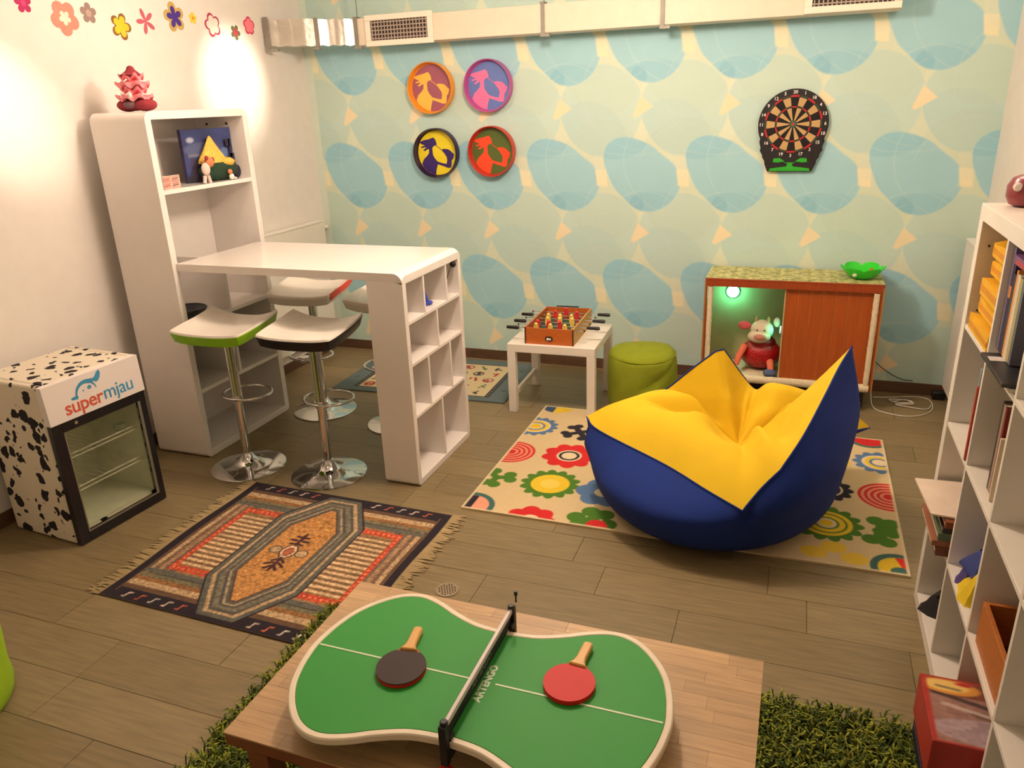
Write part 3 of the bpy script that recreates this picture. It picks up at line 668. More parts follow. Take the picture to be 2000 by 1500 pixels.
part('eye', disc(-0.028, DT+0.113, 0.010, 0.009), LBLU, lg, smooth=0)
part('nostril', disc(-0.060, DT+0.107, 0.0035, 0.003), LBLU, lg, smooth=0)
part('flipper', disc(-0.108, DT+0.088, 0.018, 0.007), LBLU, lg, smooth=0)

# ================================================================== BAR STOOLS
def seat_grids(zoff, inset, nu=19, nv=17, front=0.0):
    P = []
    for j in range(nv):
        v = -1+2*j/(nv-1); row_ = []
        for i in range(nu):
            u = -1+2*i/(nu-1)
            x = (0.215-inset)*u*math.sqrt(max(0, 1-0.09*v*v*v*v)); y = (0.185-inset)*v*math.sqrt(max(0, 1-0.09*u**4))
            z = 0.806+0.042*abs(u)**2.6*(0.30+0.35*(v+1))+0.012*max(0, v)**2-front*max(0, -v)**3+zoff
            row_.append((x, y, z))
        P.append(row_)
    return P
def make_stool(label, shell, top, front=0.0):
    t = thing('bar_stool', label, 'bar stool', (0, 0, 0), group='chrome swivel bar stools around the bar table', world=False)
    part('base', MB().lathe([(0.200, 0.001), (0.200, 0.006), (0.190, 0.010), (0.130, 0.018), (0.080, 0.030), (0.050, 0.048), (0.034, 0.070), (0.028, 0.085), (0.0, 0.086)], (0, 0, 0), 48), CHROME, t)
    part('lower_tube', MB().cyl((0, 0, 0.08), (0, 0, 0.42), 0.021, 24), CHROME, t)
    part('upper_tube', MB().lathe([(0.027, 0.385), (0.0275, 0.40), (0.026, 0.41), (0.026, 0.745), (0.04, 0.752), (0.04, 0.762)], (0, 0, 0), 24), CHROME, t)
    ring = [(0.135*cos(a), 0.085+0.115*sin(a), 0.405) for a in [2*pi*k/32 for k in range(32)]]
    fr = part('footrest', MB().tube(ring, 0.0075, 8, closed=True).lathe([(0.0215, 0.39), (0.031, 0.392), (0.031, 0.42), (0.0215, 0.422)], (0, 0, 0), 20), CHROME, t, smooth=60)
    part('lever', MB().tube([(-0.02, -0.01, 0.755), (-0.09, -0.06, 0.745), (-0.125, -0.085, 0.728)], 0.004, 6), CHROME, t)
    part('seat_shell', MB().slab(seat_grids(-0.010, 0.0, front=front), seat_grids(-0.062, 0.014, front=front*0.6)), shell, t, smooth=70, bevel=0.004)
    part('seat_top', MB().slab(seat_grids(0.0, 0.004, front=front), seat_grids(-0.0098, 0.001, front=front)), top, t, smooth=70)
    return t
SEATW = mat('stool_white_gloss', (240, 234, 222), 0.14, noise=0.01, coat=0.4)
GREENS = mat('stool_green', (140, 196, 24), 0.25, noise=0.02)
BLACKS = mat('stool_black', (26, 20, 26), 0.22, noise=0.02)
REDS = mat('stool_red', (232, 70, 40), 0.25, noise=0.02)
s = make_stool('bar stool with white seat and lime green shell, front left', GREENS, SEATW)
s.location = (0.739, -2.087, 0); s.rotation_euler.z = radians(2)
s2_ = copy_tree(s, mats={'seat_shell': BLACKS}); s2_.location = (1.228, -2.042, 0); s2_.rotation_euler.z = radians(3)
s2_['label'] = 'bar stool with white seat and black shell, nearest the rug'
s3 = make_stool('glossy white bar stool with red seat side, behind the bar table', SEATW, SEATW, front=0.012)
side = MB().slab([[(0.2165*math.sqrt(1-0.09*v**4)+0.001, 0.185*v*0.915, 0.806+0.042*(0.30+0.35*(v+1))+0.012*max(0, v)**2-0.012*max(0, -v)**3-0.002-dz) for v in [k/8-1 for k in range(1, 17)]] for dz in (0, 0.018, 0.036)],
                 [[(0.2165*math.sqrt(1-0.09*v**4)-0.004, 0.185*v*0.915, 0.806+0.042*(0.30+0.35*(v+1))+0.012*max(0, v)**2-0.012*max(0, -v)**3-0.002-dz) for v in [k/8-1 for k in range(1, 17)]] for dz in (0, 0.018, 0.036)])
part('side_trim', side, REDS, s3, smooth=60)
s3.location = (0.688, -1.248, 0); s3.rotation_euler.z = radians(6)
for ch in s3.children:
    if ch.name.startswith('footrest'): ch.location.y -= 0.17
s4 = copy_tree(s3); s4.location = (1.27, -1.31, 0); s4.rotation_euler.z = radians(-8)
for ch in list(s4.children):
    if ch.name.startswith('side_trim'): bpy.data.objects.remove(ch)
s4['label'] = 'glossy white bar stool half hidden behind the bar table leg'

# ================================================================== SIDE TABLE WITH FOOSBALL
TA = 0.0333
t = thing('side_table', 'square white side table under the mini table football', 'side table', (1.8624, -0.9648, 0), rz=TA, world=False)
part('tabletop', MB().box(0, 0.55, 0, 0.55, 0.40, 0.45), WHITEM, t, bevel=0.002)
for a, b in ((0, 0), (0.5, 0), (0, 0.5), (0.5, 0.5)):
    part('leg', MB().box(a, a+0.05, b, b+0.05, 0.0005 if (a, b) != (0.5, 0) else 0.012, 0.3995), WHITEM, t, bevel=0.002)
part('stretcher', MB().box(0.015, 0.035, 0.0505, 0.4995, 0.09, 0.125), WHITEM, t, bevel=0.002)
LW, DW, FELT = mat('orange_wood', (186, 98, 36), 0.4, noise=0.12, scale=10, stretch=(2, 2, 20)), mat('dark_brown_edge', (74, 34, 20), 0.5), mat('pitch_green', (52, 84, 66), 0.6)
t = thing('table_football', 'miniature wooden table football game on the white side table', 'table football', (1.97, -0.93, 0.4505), rz=radians(1.9), world=False)
CHIP = mat('chipboard', (190, 150, 84), 0.7, noise=0.2, scale=120)
part('side_wall', MB().box(0, 0.009, 0, 0.50, 0, 0.105), LW, t)
part('side_wall', MB().box(0.296, 0.305, 0, 0.50, 0, 0.105), CHIP, t, label='pale chipboard side')
e1 = part('end_wall', MB().box(0.009, 0.296, 0, 0.010, 0.0, 0.100), LW, t)
part('end_trim', MB().box(-0.001, 0.008, -0.002, 0.0, 0, 0.104).box(0.297, 0.306, -0.002, 0.0, 0, 0.104), DW, e1)
part('goal', MB().prism([(0.128, 0.030), (0.128, 0.042), (0.138, 0.052), (0.166, 0.052), (0.176, 0.042), (0.176, 0.030), (0.166, 0.024), (0.138, 0.024)], 'y', -0.0025, -0.0005), BLACKP, e1)
part('ball_shine', MB().ball((0.146, -0.005, 0.036), 0.009).ball((0.160, -0.005, 0.036), 0.007), mat('white_ball', (220, 214, 200), 0.4), e1).name = 'ball'
part('end_wall', MB().box(0.009, 0.296, 0.49, 0.50, 0.0, 0.105), LW, t)
part('pitch', MB().box(0.009, 0.296, 0.010, 0.49, 0.03, 0.036), FELT, t)
part('score_bar', MB().tube([(0.07, 0.495, 0.112), (0.22, 0.495, 0.112)], 0.004, 6), BLACKP, t)
PR, PY, PWH = cm((214, 50, 56), 0.4), cm((240, 206, 96), 0.4), cm((232, 206, 200), 0.4)
rods = [(0.045, -1, (.06, .15, .24), 0), (0.115, 1, (.05, .12, .19), 1), (0.195, -1, (.09, .17, .25), 2), (0.275, 1, (.075, .15, .225), 0), (0.355, -1, (.10, .24), 3), (0.43, 1, (.15,), 1)]
for y, sd, xs, kk in rods:
    a, b = (-0.075, 0.365) if sd > 0 else (-0.06, 0.36)
    rd = part('rod', MB().tube([(a, y, 0.085), (b, y, 0.085)], 0.0032, 8), CHROME, t)
    h0, h1_ = (b-0.005, b+0.075) if sd > 0 else (a-0.07, a+0.01)
    part('handle', MB().lathe([(0.007, 0), (0.010, 0.006), (0.011, 0.05), (0.0125, 0.066), (0.009, 0.08)], (h0, y, 0.085), 12, axis='x'), BLACKP, rd)
    e = a if sd > 0 else b
    part('end_cap', MB().ball((e, y, 0.085), 0.006, 8, 6), BLACKP, rd)
    for x in xs:
        c1, c2 = ((PY, PR) if kk == 1 else (PWH, PR) if kk == 3 else (PY, PWH))
        part('player', MB().ball((x, y, 0.085+0.026), (0.012, 0.011, 0.013), 10, 8).box(x-0.013, x+0.013, y-0.008, y+0.008, 0.068, 0.103).box(x-0.007, x+0.007, y-0.005, y+0.005, 0.045, 0.068), c2 if kk in (1, 3) else c1, rd)

# ================================================================== POUFS
OLIVE = mat('olive_fabric', (134, 146, 20), 0.9, noise=0.05, bump=0.25, bscale=300)
def pouf(label, x, y, r, h, m, dents):
    rows = []; n = 72; prof_ = [(0.0, 0.001), (0.55, 0.001), (0.90, 0.002), (0.97, 0.025), (1.0, 0.10), (1.0, 0.3), (1.01, 0.55), (1.0, 0.78), (0.98, 0.88), (0.93, 0.955), (0.84, 1.0), (0.6, 1.04), (0.3, 1.055), (0, 1.055)]
    pr_ = []
    for k in range(len(prof_)-1):
        for q in range(3):
            a, b = prof_[k], prof_[k+1]; pr_.append((a[0]+(b[0]-a[0])*q/3, a[1]+(b[1]-a[1])*q/3))
    pr_.append(prof_[-1])
    for rr_, zz in pr_:
        row_ = []
        for k in range(n+1):
            a = 2*pi*(k % n)/n; w = 1+0.012*sin(3*a+zz*4)+0.008*sin(7*a-zz*9)
            for (da, dz, amp, wa, wz_) in dents:
                d_ = ((a-da+pi) % (2*pi))-pi; w -= amp*math.exp(-(d_/wa)**2-((zz-dz-d_*0.35)/wz_)**2)
            row_.append((x+r*rr_*w*cos(a), y+r*rr_*w*sin(a), 0.001+h*zz+(0.006*sin(2*a+1) if zz > 0.9 else 0)))
        rows.append(row_)
    t = thing('pouf', label, 'pouf', (x, y, 0))
    part('cover', MB().grid(rows), m, t, smooth=80)
    part('seam', MB().tube([(x+r*0.955*cos(2*pi*k/48), y+r*0.955*sin(2*pi*k/48), 0.003+h*0.925+0.004*sin(4*pi*k/48+1)) for k in range(48)], 0.003, 6, closed=True), m, t)
    return t
pouf('olive green cylindrical pouf between the side table and the beanbag', 2.640, -0.640, 0.213, 0.375, OLIVE, [(-0.95, 0.62, 0.11, 0.42, 0.05), (-1.9, 0.25, 0.04, 0.3, 0.07), (-0.3, 0.3, 0.04, 0.3, 0.06)])
pouf('lime green pouf in the left foreground, apart from everything else', 0.905, -3.95, 0.25, 0.37, mat('lime_fabric', (150, 190, 24), 0.9, bump=0.25, bscale=300), [])

# ================================================================== LOW CABINET
t = thing('low_cabinet', 'low retro wooden cabinet with sliding door and floral top by the blue wall', 'cabinet', (3.475, -0.21, 0))
CW = mat('reddish_wood', (150, 62, 22), 0.4, noise=0.16, scale=6, stretch=(14, 14, 0.8)); CWD = mat('door_wood', (168, 80, 26), 0.42, noise=0.14, scale=7, stretch=(16, 16, 0.7))
FUR = mat('cream_fur', (226, 212, 178), 0.95, noise=0.08, scale=60, bump=0.9, bscale=180)
GOLD = mat('brass_edge', (190, 150, 80), 0.35, metal=0.5)
CX0, CX1, CYF, CYB, CZ0, CZ1 = 2.972, 3.978, -0.40, -0.025, 0.125, 0.785
def topprint(U, V):
    x, y = U*1.006, V*0.375
    p = Paint(x, y, (206, 200, 134), 0.006)
    r_ = np.random.RandomState(3)
    n = np.sin(x*16*pi/1.006*1.0)
    p.put(-np.abs(np.sin(x*pi/0.088))+0.35+0.0*y, (166, 168, 112), 0.35)
    for i in range(16):
        for j in range(6):
            a_, b_ = 0.031+i*0.063, 0.031+j*0.0625
            if (i+j) % 2: p.put(p.rect(a_-.028, a_+.028, b_-.028, b_+.028), (150, 158, 98), .55)
            p.put(p.circ(a_, b_, .012), (112, 126, 70), .7)
    for k in range(420):
        cx, cy = r_.uniform(0, 1.006), r_.uniform(0, .375)
        p.put(p.ell(cx, cy, r_.uniform(.008, .02), r_.uniform(.004, .009), r_.uniform(0, 3)), [(120, 132, 76), (98, 112, 70), (228, 222, 166)][k % 3], 0.55)
    return p.C
part('side_panel', MB().box(CX0, CX0+0.016, CYF, CYB, CZ0, CZ1-0.012), CW, t, bevel=0.002)
part('side_panel', MB().box(CX1-0.016, CX1, CYF, CYB, CZ0, CZ1-0.012), CW, t, bevel=0.002)
tp = part('top_board', MB().box(CX0, CX1, CYF, CYB, CZ1-0.012, CZ1), CW, t, bevel=0.002)
painted_grid('floral_cover', 230, 90, topprint, lambda U, V: (CX0+1.004*U+0.001, CYF+0.006+0.366*V, 0*U+CZ1+0.0008), PRINT, tp)
part('back_panel', MB().box(CX0+0.016, CX1-0.016, CYB-0.008, CYB, CZ0, CZ1-0.012), mat('lining_green', (206, 196, 142), 0.9), t)
part('top_rail', MB().box(CX0+0.016, CX1-0.016, CYF, CYF+0.02, CZ1-0.05, CZ1-0.012), CW, t)
part('bottom_board', MB().box(CX0+0.016, CX1-0.016, CYF+0.01, CYB-0.008, CZ0, CZ0+0.016), CW, t)
part('edge_strip', MB().box(CX0-0.002, CX0+0.006, CYF-0.003, CYF-0.0002, CZ0, CZ1-0.02), GOLD, t)
part('edge_strip', MB().box(CX1-0.006, CX1+0.002, CYF-0.003, CYF-0.0002, CZ0, CZ1-0.02), GOLD, t)
def fur(x0, x1, y0, y1, z0, z1, ax):
    m_ = MB(); n = 26
    rows = []
    for i in range(n+1):
        s_ = i/n; row_ = []
        for k in range(13):
            a = 2*pi*(k % 12)/12; j = random.uniform(0.9, 1.1) if k < 12 else None
            if k == 12: row_.append(row_[0]); continue
            if ax == 'z': row_.append(((x0+x1)/2+(x1-x0)/2*cos(a)*j, (y0+y1)/2+(y1-y0)/2*sin(a)*j, z0+(z1-z0)*s_))
            else: row_.append((x0+(x1-x0)*s_, (y0+y1)/2+(y1-y0)/2*cos(a)*j, (z0+z1)/2+(z1-z0)/2*sin(a)*j))
        rows.append(row_)
    return m_.grid(rows)
part('fur_trim', fur(2.990, 3.022, -0.408, -0.376, 0.16, 0.733, 'z'), FUR, t, smooth=80)
part('fur_trim', fur(3.926, 3.960, -0.408, -0.376, 0.16, 0.733, 'z'), FUR, t, smooth=80)
part('fur_trim', fur(2.990, 3.960, -0.412, -0.372, 0.122, 0.172, 'x'), FUR, t, smooth=80)
part('fur_floor', MB().box(3.0, 3.94, -0.38, -0.04, 0.1412, 0.158), FUR, t, bevel=0.008)
dr = part('sliding_door', MB().box(3.447, 3.935, -0.372, -0.360, 0.16, 0.733), mat('door_groove', (206, 132, 66), 0.5), t)
for k in range(7):
    a = 3.451+k*0.0692
    part('slat', MB().box(a, a+0.0662, -0.3740, -0.3721, 0.162, 0.731), CWD, dr, smooth=0)
part('door_edge', MB().box(3.440, 3.4465, -0.378, -0.360, 0.16, 0.733), mat('door_edge_cream', (200, 176, 128), 0.6), dr)
LED = mat('green_led', (120, 255, 210), 0.3, emit=(110, 255, 200), estr=14.0)
l2 = part('led_lamp', MB().cyl((3.439, -0.300, 0.455), (3.432, -0.300, 0.455), 0.026, 20), mat('led_ring', (210, 230, 220), 0.4), t)
part('led_disc', MB().cyl((3.4318, -0.300, 0.455), (3.429, -0.300, 0.455), 0.021, 20), LED, l2)
lamp('cabinet_led_light_side', 'POINT', (3.418, -0.300, 0.455), None, 0.10, color=(0.15, 1.0, 0.72), shadow_soft_size=0.01)
lp = part('led_lamp', MB().lathe([(0.044, 0), (0.044, -0.010), (0.039, -0.014)], (3.115, CYB-0.0085, 0.622), 28, axis='y'), mat('led_ring', (210, 230, 220), 0.4), t)
part('led_disc', MB().lathe([(0.038, -0.0142), (0.030, -0.019), (0, -0.021)], (3.115, CYB-0.0085, 0.622), 28, axis='y'), LED, lp)
lt = lamp('cabinet_led_light', 'POINT', (3.115, -0.10, 0.622), None, 1.1, color=(0.15, 1.0, 0.62), shadow_soft_size=0.025)
for x in (3.03, 3.92):
    for y in (-0.37, -0.06):
        part('caster', MB().cyl((x-0.012, y, 0.0305), (x+0.012, y, 0.0305), 0.030, 18).box(x-0.018, x+0.018, y-0.01, y+0.01, 0.05, 0.124).box(x-0.02, x-0.014, y-0.012, y+0.012, 0.02, 0.08).box(x+0.014, x+0.02, y-0.012, y+0.012, 0.02, 0.08), BLACKP, t, bevel=0.002)

# --- green petal bowl
t = thing('petal_bowl', 'translucent bright green flower-shaped bowl on the low cabinet', 'bowl', (3.86, -0.24, CZ1))
GP = mat('green_plastic', (50, 225, 50), 0.15, noise=0.02, trans=0.15)
rows = []
for j in range(9):
    s_ = j/8; row_ = []
    for k in range(73):
        a = 2*pi*(k % 72)/72; pet = abs(cos(3*a))**0.5
        rad = 0.045+0.08*s_*(0.8+0.2*pet); row_.append((3.86+rad*cos(a), -0.235+rad*sin(a), CZ1+0.0035+0.068*s_**1.6*(0.75+0.3*pet)+0.001))
    rows.append(row_)
row0 = [(3.86+(q[0]-3.86)*0.02, -0.235+(q[1]+0.235)*0.02, CZ1+0.0045) for q in rows[0]]
bo = part('bowl_body', MB().slab([row0]+rows, [[(q[0], q[1], q[2]-0.003) for q in r_] for r_ in [row0]+rows]), GP, t, smooth=80)
part('white_dot', MB().ball((3.815, -0.33, CZ1+0.036), (0.013, 0.006, 0.010)), cm((225, 226, 190), 0.5), t, label='cream blob on bowl wall')
for x, z in ((3.905, 0.056), (3.93, 0.040)):
    part('candy', MB().ball((x, -0.27, CZ1+z), (0.012, 0.012, 0.012)), cm((214, 60, 30), 0.4), t, label='red sweet in bowl')

# --- cow plush in the cabinet
t = thing('cow_plush', 'plush cow in a shiny red dress sitting in the open side of the cabinet', 'plush toy', (3.32, -0.22, 0.159))
REDD = mat('red_sequin', (170, 16, 22), 0.25, noise=0.3, scale=90, bump=0.8, bscale=140); SKIN = mat('plush_orange', (222, 112, 80), 0.9, bump=0.3, bscale=200)
FACE = mat('plush_cream', (214, 200, 172), 0.9, bump=0.3, bscale=200); EARP = mat('plush_pink', (206, 96, 96), 0.9)
part('dress', MB().ball((3.325, -0.20, 0.262), (0.130, 0.095, 0.098), 28, 18).ball((3.33, -0.20, 0.33), (0.085, 0.07, 0.06), 22, 14), REDD, t, smooth=80)
hd = part('head', MB().ball((3.322, -0.250, 0.432), (0.070, 0.060, 0.066), 24, 16).ball((3.308, -0.285, 0.398), (0.070, 0.045, 0.042), 22, 14), FACE, t, smooth=80)
part('muzzle', MB().ball((3.314, -0.322, 0.404), (0.038, 0.014, 0.020)), mat('muzzle_pink', (196, 130, 110), 0.9), hd, smooth=80)
part('ear', MB().ball((3.215, -0.245, 0.455), (0.040, 0.014, 0.028)), EARP, hd, smooth=80)
part('ear', MB().ball((3.408, -0.225, 0.480), (0.022, 0.014, 0.032)), FACE, hd, smooth=80)
for x in (3.285, 3.357):
    part('horn', MB().lathe([(0.011, 0), (0.009, 0.02), (0.004, 0.034), (0, 0.036)], (x, -0.25, 0.486), 10), mat('horn_tan', (180, 160, 100), 0.8), hd)
for x in (3.295, 3.340):
    part('eye', MB().ball((x, -0.308, 0.445), 0.005, 8, 6), BLACKP, hd)
part('arm', MB().tube([(3.225, -0.26, 0.325), (3.195, -0.315, 0.27), (3.183, -0.335, 0.215)], [0.022, 0.020, 0.016], 12), SKIN, t, smooth=70)
part('leg', MB().tube([(3.385, -0.26, 0.235), (3.392, -0.325, 0.225), (3.395, -0.335, 0.185)], [0.024, 0.021, 0.018], 12), SKIN, t, smooth=70)
part('shoe', MB().ball((3.392, -0.345, 0.183), (0.042, 0.036, 0.024)), mat('blue_grey_felt', (84, 94, 126), 0.9), t, smooth=80)

# --- white cable on the floor
t = thing('white_cable', 'loose white cable coiled on the floor right of the low cabinet', 'cable', (4.2, -0.2, 0))
def spline(pts, n=10):
    out = []
    for i in range(len(pts)-1):
        p0, p1, p2, p3 = [Vector(pts[max(0, min(len(pts)-1, i+k))]) for k in (-1, 0, 1, 2)]
        for q in range(n):
            s_ = q/n; out.append(0.5*((2*p1)+(-p0+p2)*s_+(2*p0-5*p1+4*p2-p3)*s_**2+(-p0+3*p1-3*p2+p3)*s_**3))
    out.append(Vector(pts[-1])); return out
part('long_loop', MB().tube(spline([(3.985, -0.20, 0.14), (3.995, -0.24, 0.06), (4.01, -0.32, 0.006), (4.08, -0.40, 0.005), (4.20, -0.42, 0.005), (4.30, -0.35, 0.005), (4.345, -0.24, 0.005), (4.34, -0.10, 0.005), (4.26, -0.07, 0.005), (4.12, -0.12, 0.005), (4.02, -0.14, 0.005)]), 0.003, 6), WIRE, t)
part('bundle', MB().tube(spline([(4.12, -0.20, 0.005), (4.20, -0.15, 0.008), (4.24, -0.19, 0.010), (4.15, -0.22, 0.012), (4.11, -0.18, 0.014), (4.21, -0.17, 0.014), (4.24, -0.22, 0.012), (4.14, -0.25, 0.010), (4.30, -0.28, 0.006), (4.34, -0.20, 0.005)]), 0.003, 6), WIRE, t)
o = part('wall_cable', MB().tube(spline([(3.982, -0.02, 0.24), (4.02, -0.014, 0.20), (4.08, -0.014, 0.15), (4.17, -0.014, 0.10), (4.25, -0.016, 0.09)]), 0.0025, 6), BLACKP)
tag(o, 'thin black cable running down the wall behind the low cabinet', 'cable')
o = part('power_adapter', MB().box(4.36, 4.43, -0.09, -0.03, 0.001, 0.05), BLACKP, bevel=0.006)
tag(o, 'black power adapter on the floor in the right corner', 'adapter')

# ================================================================== RUGS
def rug_flowers(U, V):
    x, y = U*1.96, V*1.36
    p = Paint(x, y, (214, 192, 146), 0.005)
    RD, GR, BL, YE, BK, WH, TE, PK = (206, 34, 34), (74, 122, 30), (86, 120, 160), (230, 196, 44), (34, 30, 42), (226, 208, 170), (60, 104, 96), (232, 160, 130)
    X0, Y0 = 2.063, -2.19
    def q(a, b): return a-X0, b-Y0
    def scal(a, b, r, n, layers):
        cx, cy = q(a, b)
        for i, (k, c, sc) in enumerate(layers):
            p.put(p.scal(cx, cy, r*k, n, 0.10) if sc else p.circ(cx, cy, r*k), c)
    def rings(a, b, r, c, bg, n):
        cx, cy = q(a, b); p.put(p.circ(cx, cy, r), c)
        for i in range(1, n): p.put(p.circ(cx, cy, r*(1-(i-0.45)/n)), bg); p.put(p.circ(cx, cy, r*(1-i/n)), c)
    def bone(a, b, L_, ang, c, w=.022, k=.032, arms=4):
        cx, cy = q(a, b); d = None
        for i in range(arms):
            t_ = ang+2*pi*i/arms*(1 if arms > 2 else 1); ex, ey = cx+L_*cos(t_), cy+L_*sin(t_)
            p.put(p.seg(cx, cy, ex, ey, w), c)
            for s_ in (-1, 1): p.put(p.circ(ex+k*0.8*s_*sin(t_), ey-k*0.8*s_*cos(t_), k), c)
    scal(2.105, -1.16, .125, 14, [(1, BL, 1), (.72, WH, 0), (.62, YE, 0), (.46, BL, 0), (.36, WH, 0), (.26, YE, 0)])
    bone(2.385, -1.18, .085, .6, BK, .02, .028)
    cx, cy = q(2.15, -.83); p.put(p.circ(cx, cy, .10), YE); p.put(np.maximum(p.circ(cx, cy, .10), x-cx+0.01), (50, 78, 110))
    rings(2.085, -1.535, .135, RD, (222, 150, 120), 5)
    scal(2.41, -1.50, .138, 9, [(1, RD, 1), (.50, WH, 0), (.42, BK, 0), (.30, WH, 0)])
    bone(2.12, -1.85, .07, .3, GR, .02, .034, 3)
    scal(2.407, -1.84, .142, 14, [(1, GR, 1), (.70, YE, 0)]); cx, cy = q(2.407, -1.84); p.put(p.circ(cx, cy, .05), (240, 216, 110), .6)
    scal(2.69, -1.855, .13, 6, [(1, BL, 1), (.35, WH, 0)])
    cx, cy = q(2.09, -2.16); p.put(p.circ(cx, cy, .13), TE); p.put(p.circ(cx, cy, .10), PK); p.put(np.maximum(p.circ(cx, cy, .10), (cx+.02-x)*-1+0), BK, 1.0); p.put(np.maximum(p.circ(cx, cy, .10), -(x-cx-.035)), PK)
    scal(2.42, -2.205, .115, 7, [(1, RD, 1), (.38, WH, 0)])
    bone(2.70, -2.13, .07, 1.4, GR, .03, .045, 3); cx, cy = q(2.73, -2.17); p.put(p.circ(cx, cy, .05), RD)
    rings(3.74, -1.18, .10, YE, WH, 3); cx, cy = q(3.95, -.85); p.put(p.circ(cx, cy, .11), TE); p.put(p.circ(cx, cy, .085), RD)
    scal(3.985, -1.14, .12, 12, [(1, BL, 1), (.72, WH, 0), (.60, YE, 0), (.42, BL, 0), (.30, WH, 0)])
    rings(4.00, -1.52, .14, RD, (222, 150, 120), 5)
    scal(3.72, -1.51, .115, 12, [(1, BK, 1), (.66, WH, 0), (.58, BK, 0), (.42, RD, 0)])
    scal(3.715, -1.85, .145, 14, [(1, GR, 1), (.76, YE, 0), (.62, GR, 0), (.55, YE, 0), (.38, GR, 0), (.30, WH, 0), (.2, YE, 0)])
    bone(3.94, -1.86, .085, 1.4, GR, .028, .04, 2); bone(3.93, -1.86, .05, 0.1, GR, .028, .03, 1)
    for a, b in ((3.66, -2.11), (3.74, -2.05), (3.82, -2.12)):
        cx, cy = q(a, b); p.put(p.ell(cx, cy, .055, .045), YE, .9)
    cx, cy = q(3.99, -2.15); p.put(p.circ(cx, cy, .115), TE); p.put(p.circ(cx, cy, .085), YE); p.put(np.maximum(p.circ(cx, cy, .085), -(x-cx)-(y-cy)*.3+.01), RD); p.put(p.circ(*q(3.99, -2.175), .04), TE)
    scal(2.52, -.85, .10, 8, [(1, RD, 1), (.4, WH, 0)]); scal(2.85, -1.0, .12, 10, [(1, GR, 1), (.6, YE, 0)]); scal(3.2, -.95, .12, 10, [(1, BL, 1), (.6, YE, 0)]); scal(3.55, -.95, .1, 8, [(1, RD, 1), (.5, WH, 0)])
    p.put(-p.rect(.012, 1.948, .012, 1.348), (222, 204, 164), 0.9)
    return p.C
t = thing('flower_rug', 'cream rug with colourful cartoon flowers under the beanbag', 'rug', (3.04, -1.51, 0))
part('rug_base', MB().box(2.063, 4.023, -2.19, -0.83, 0.001, 0.0095), mat('rug_cream', (208, 188, 146), 0.95), t)
painted_grid('rug_pile', 440, 306, rug_flowers, lambda U, V: (2.063+1.96*U, -2.19+1.36*V, 0*U+0.0105), CARPET, t)

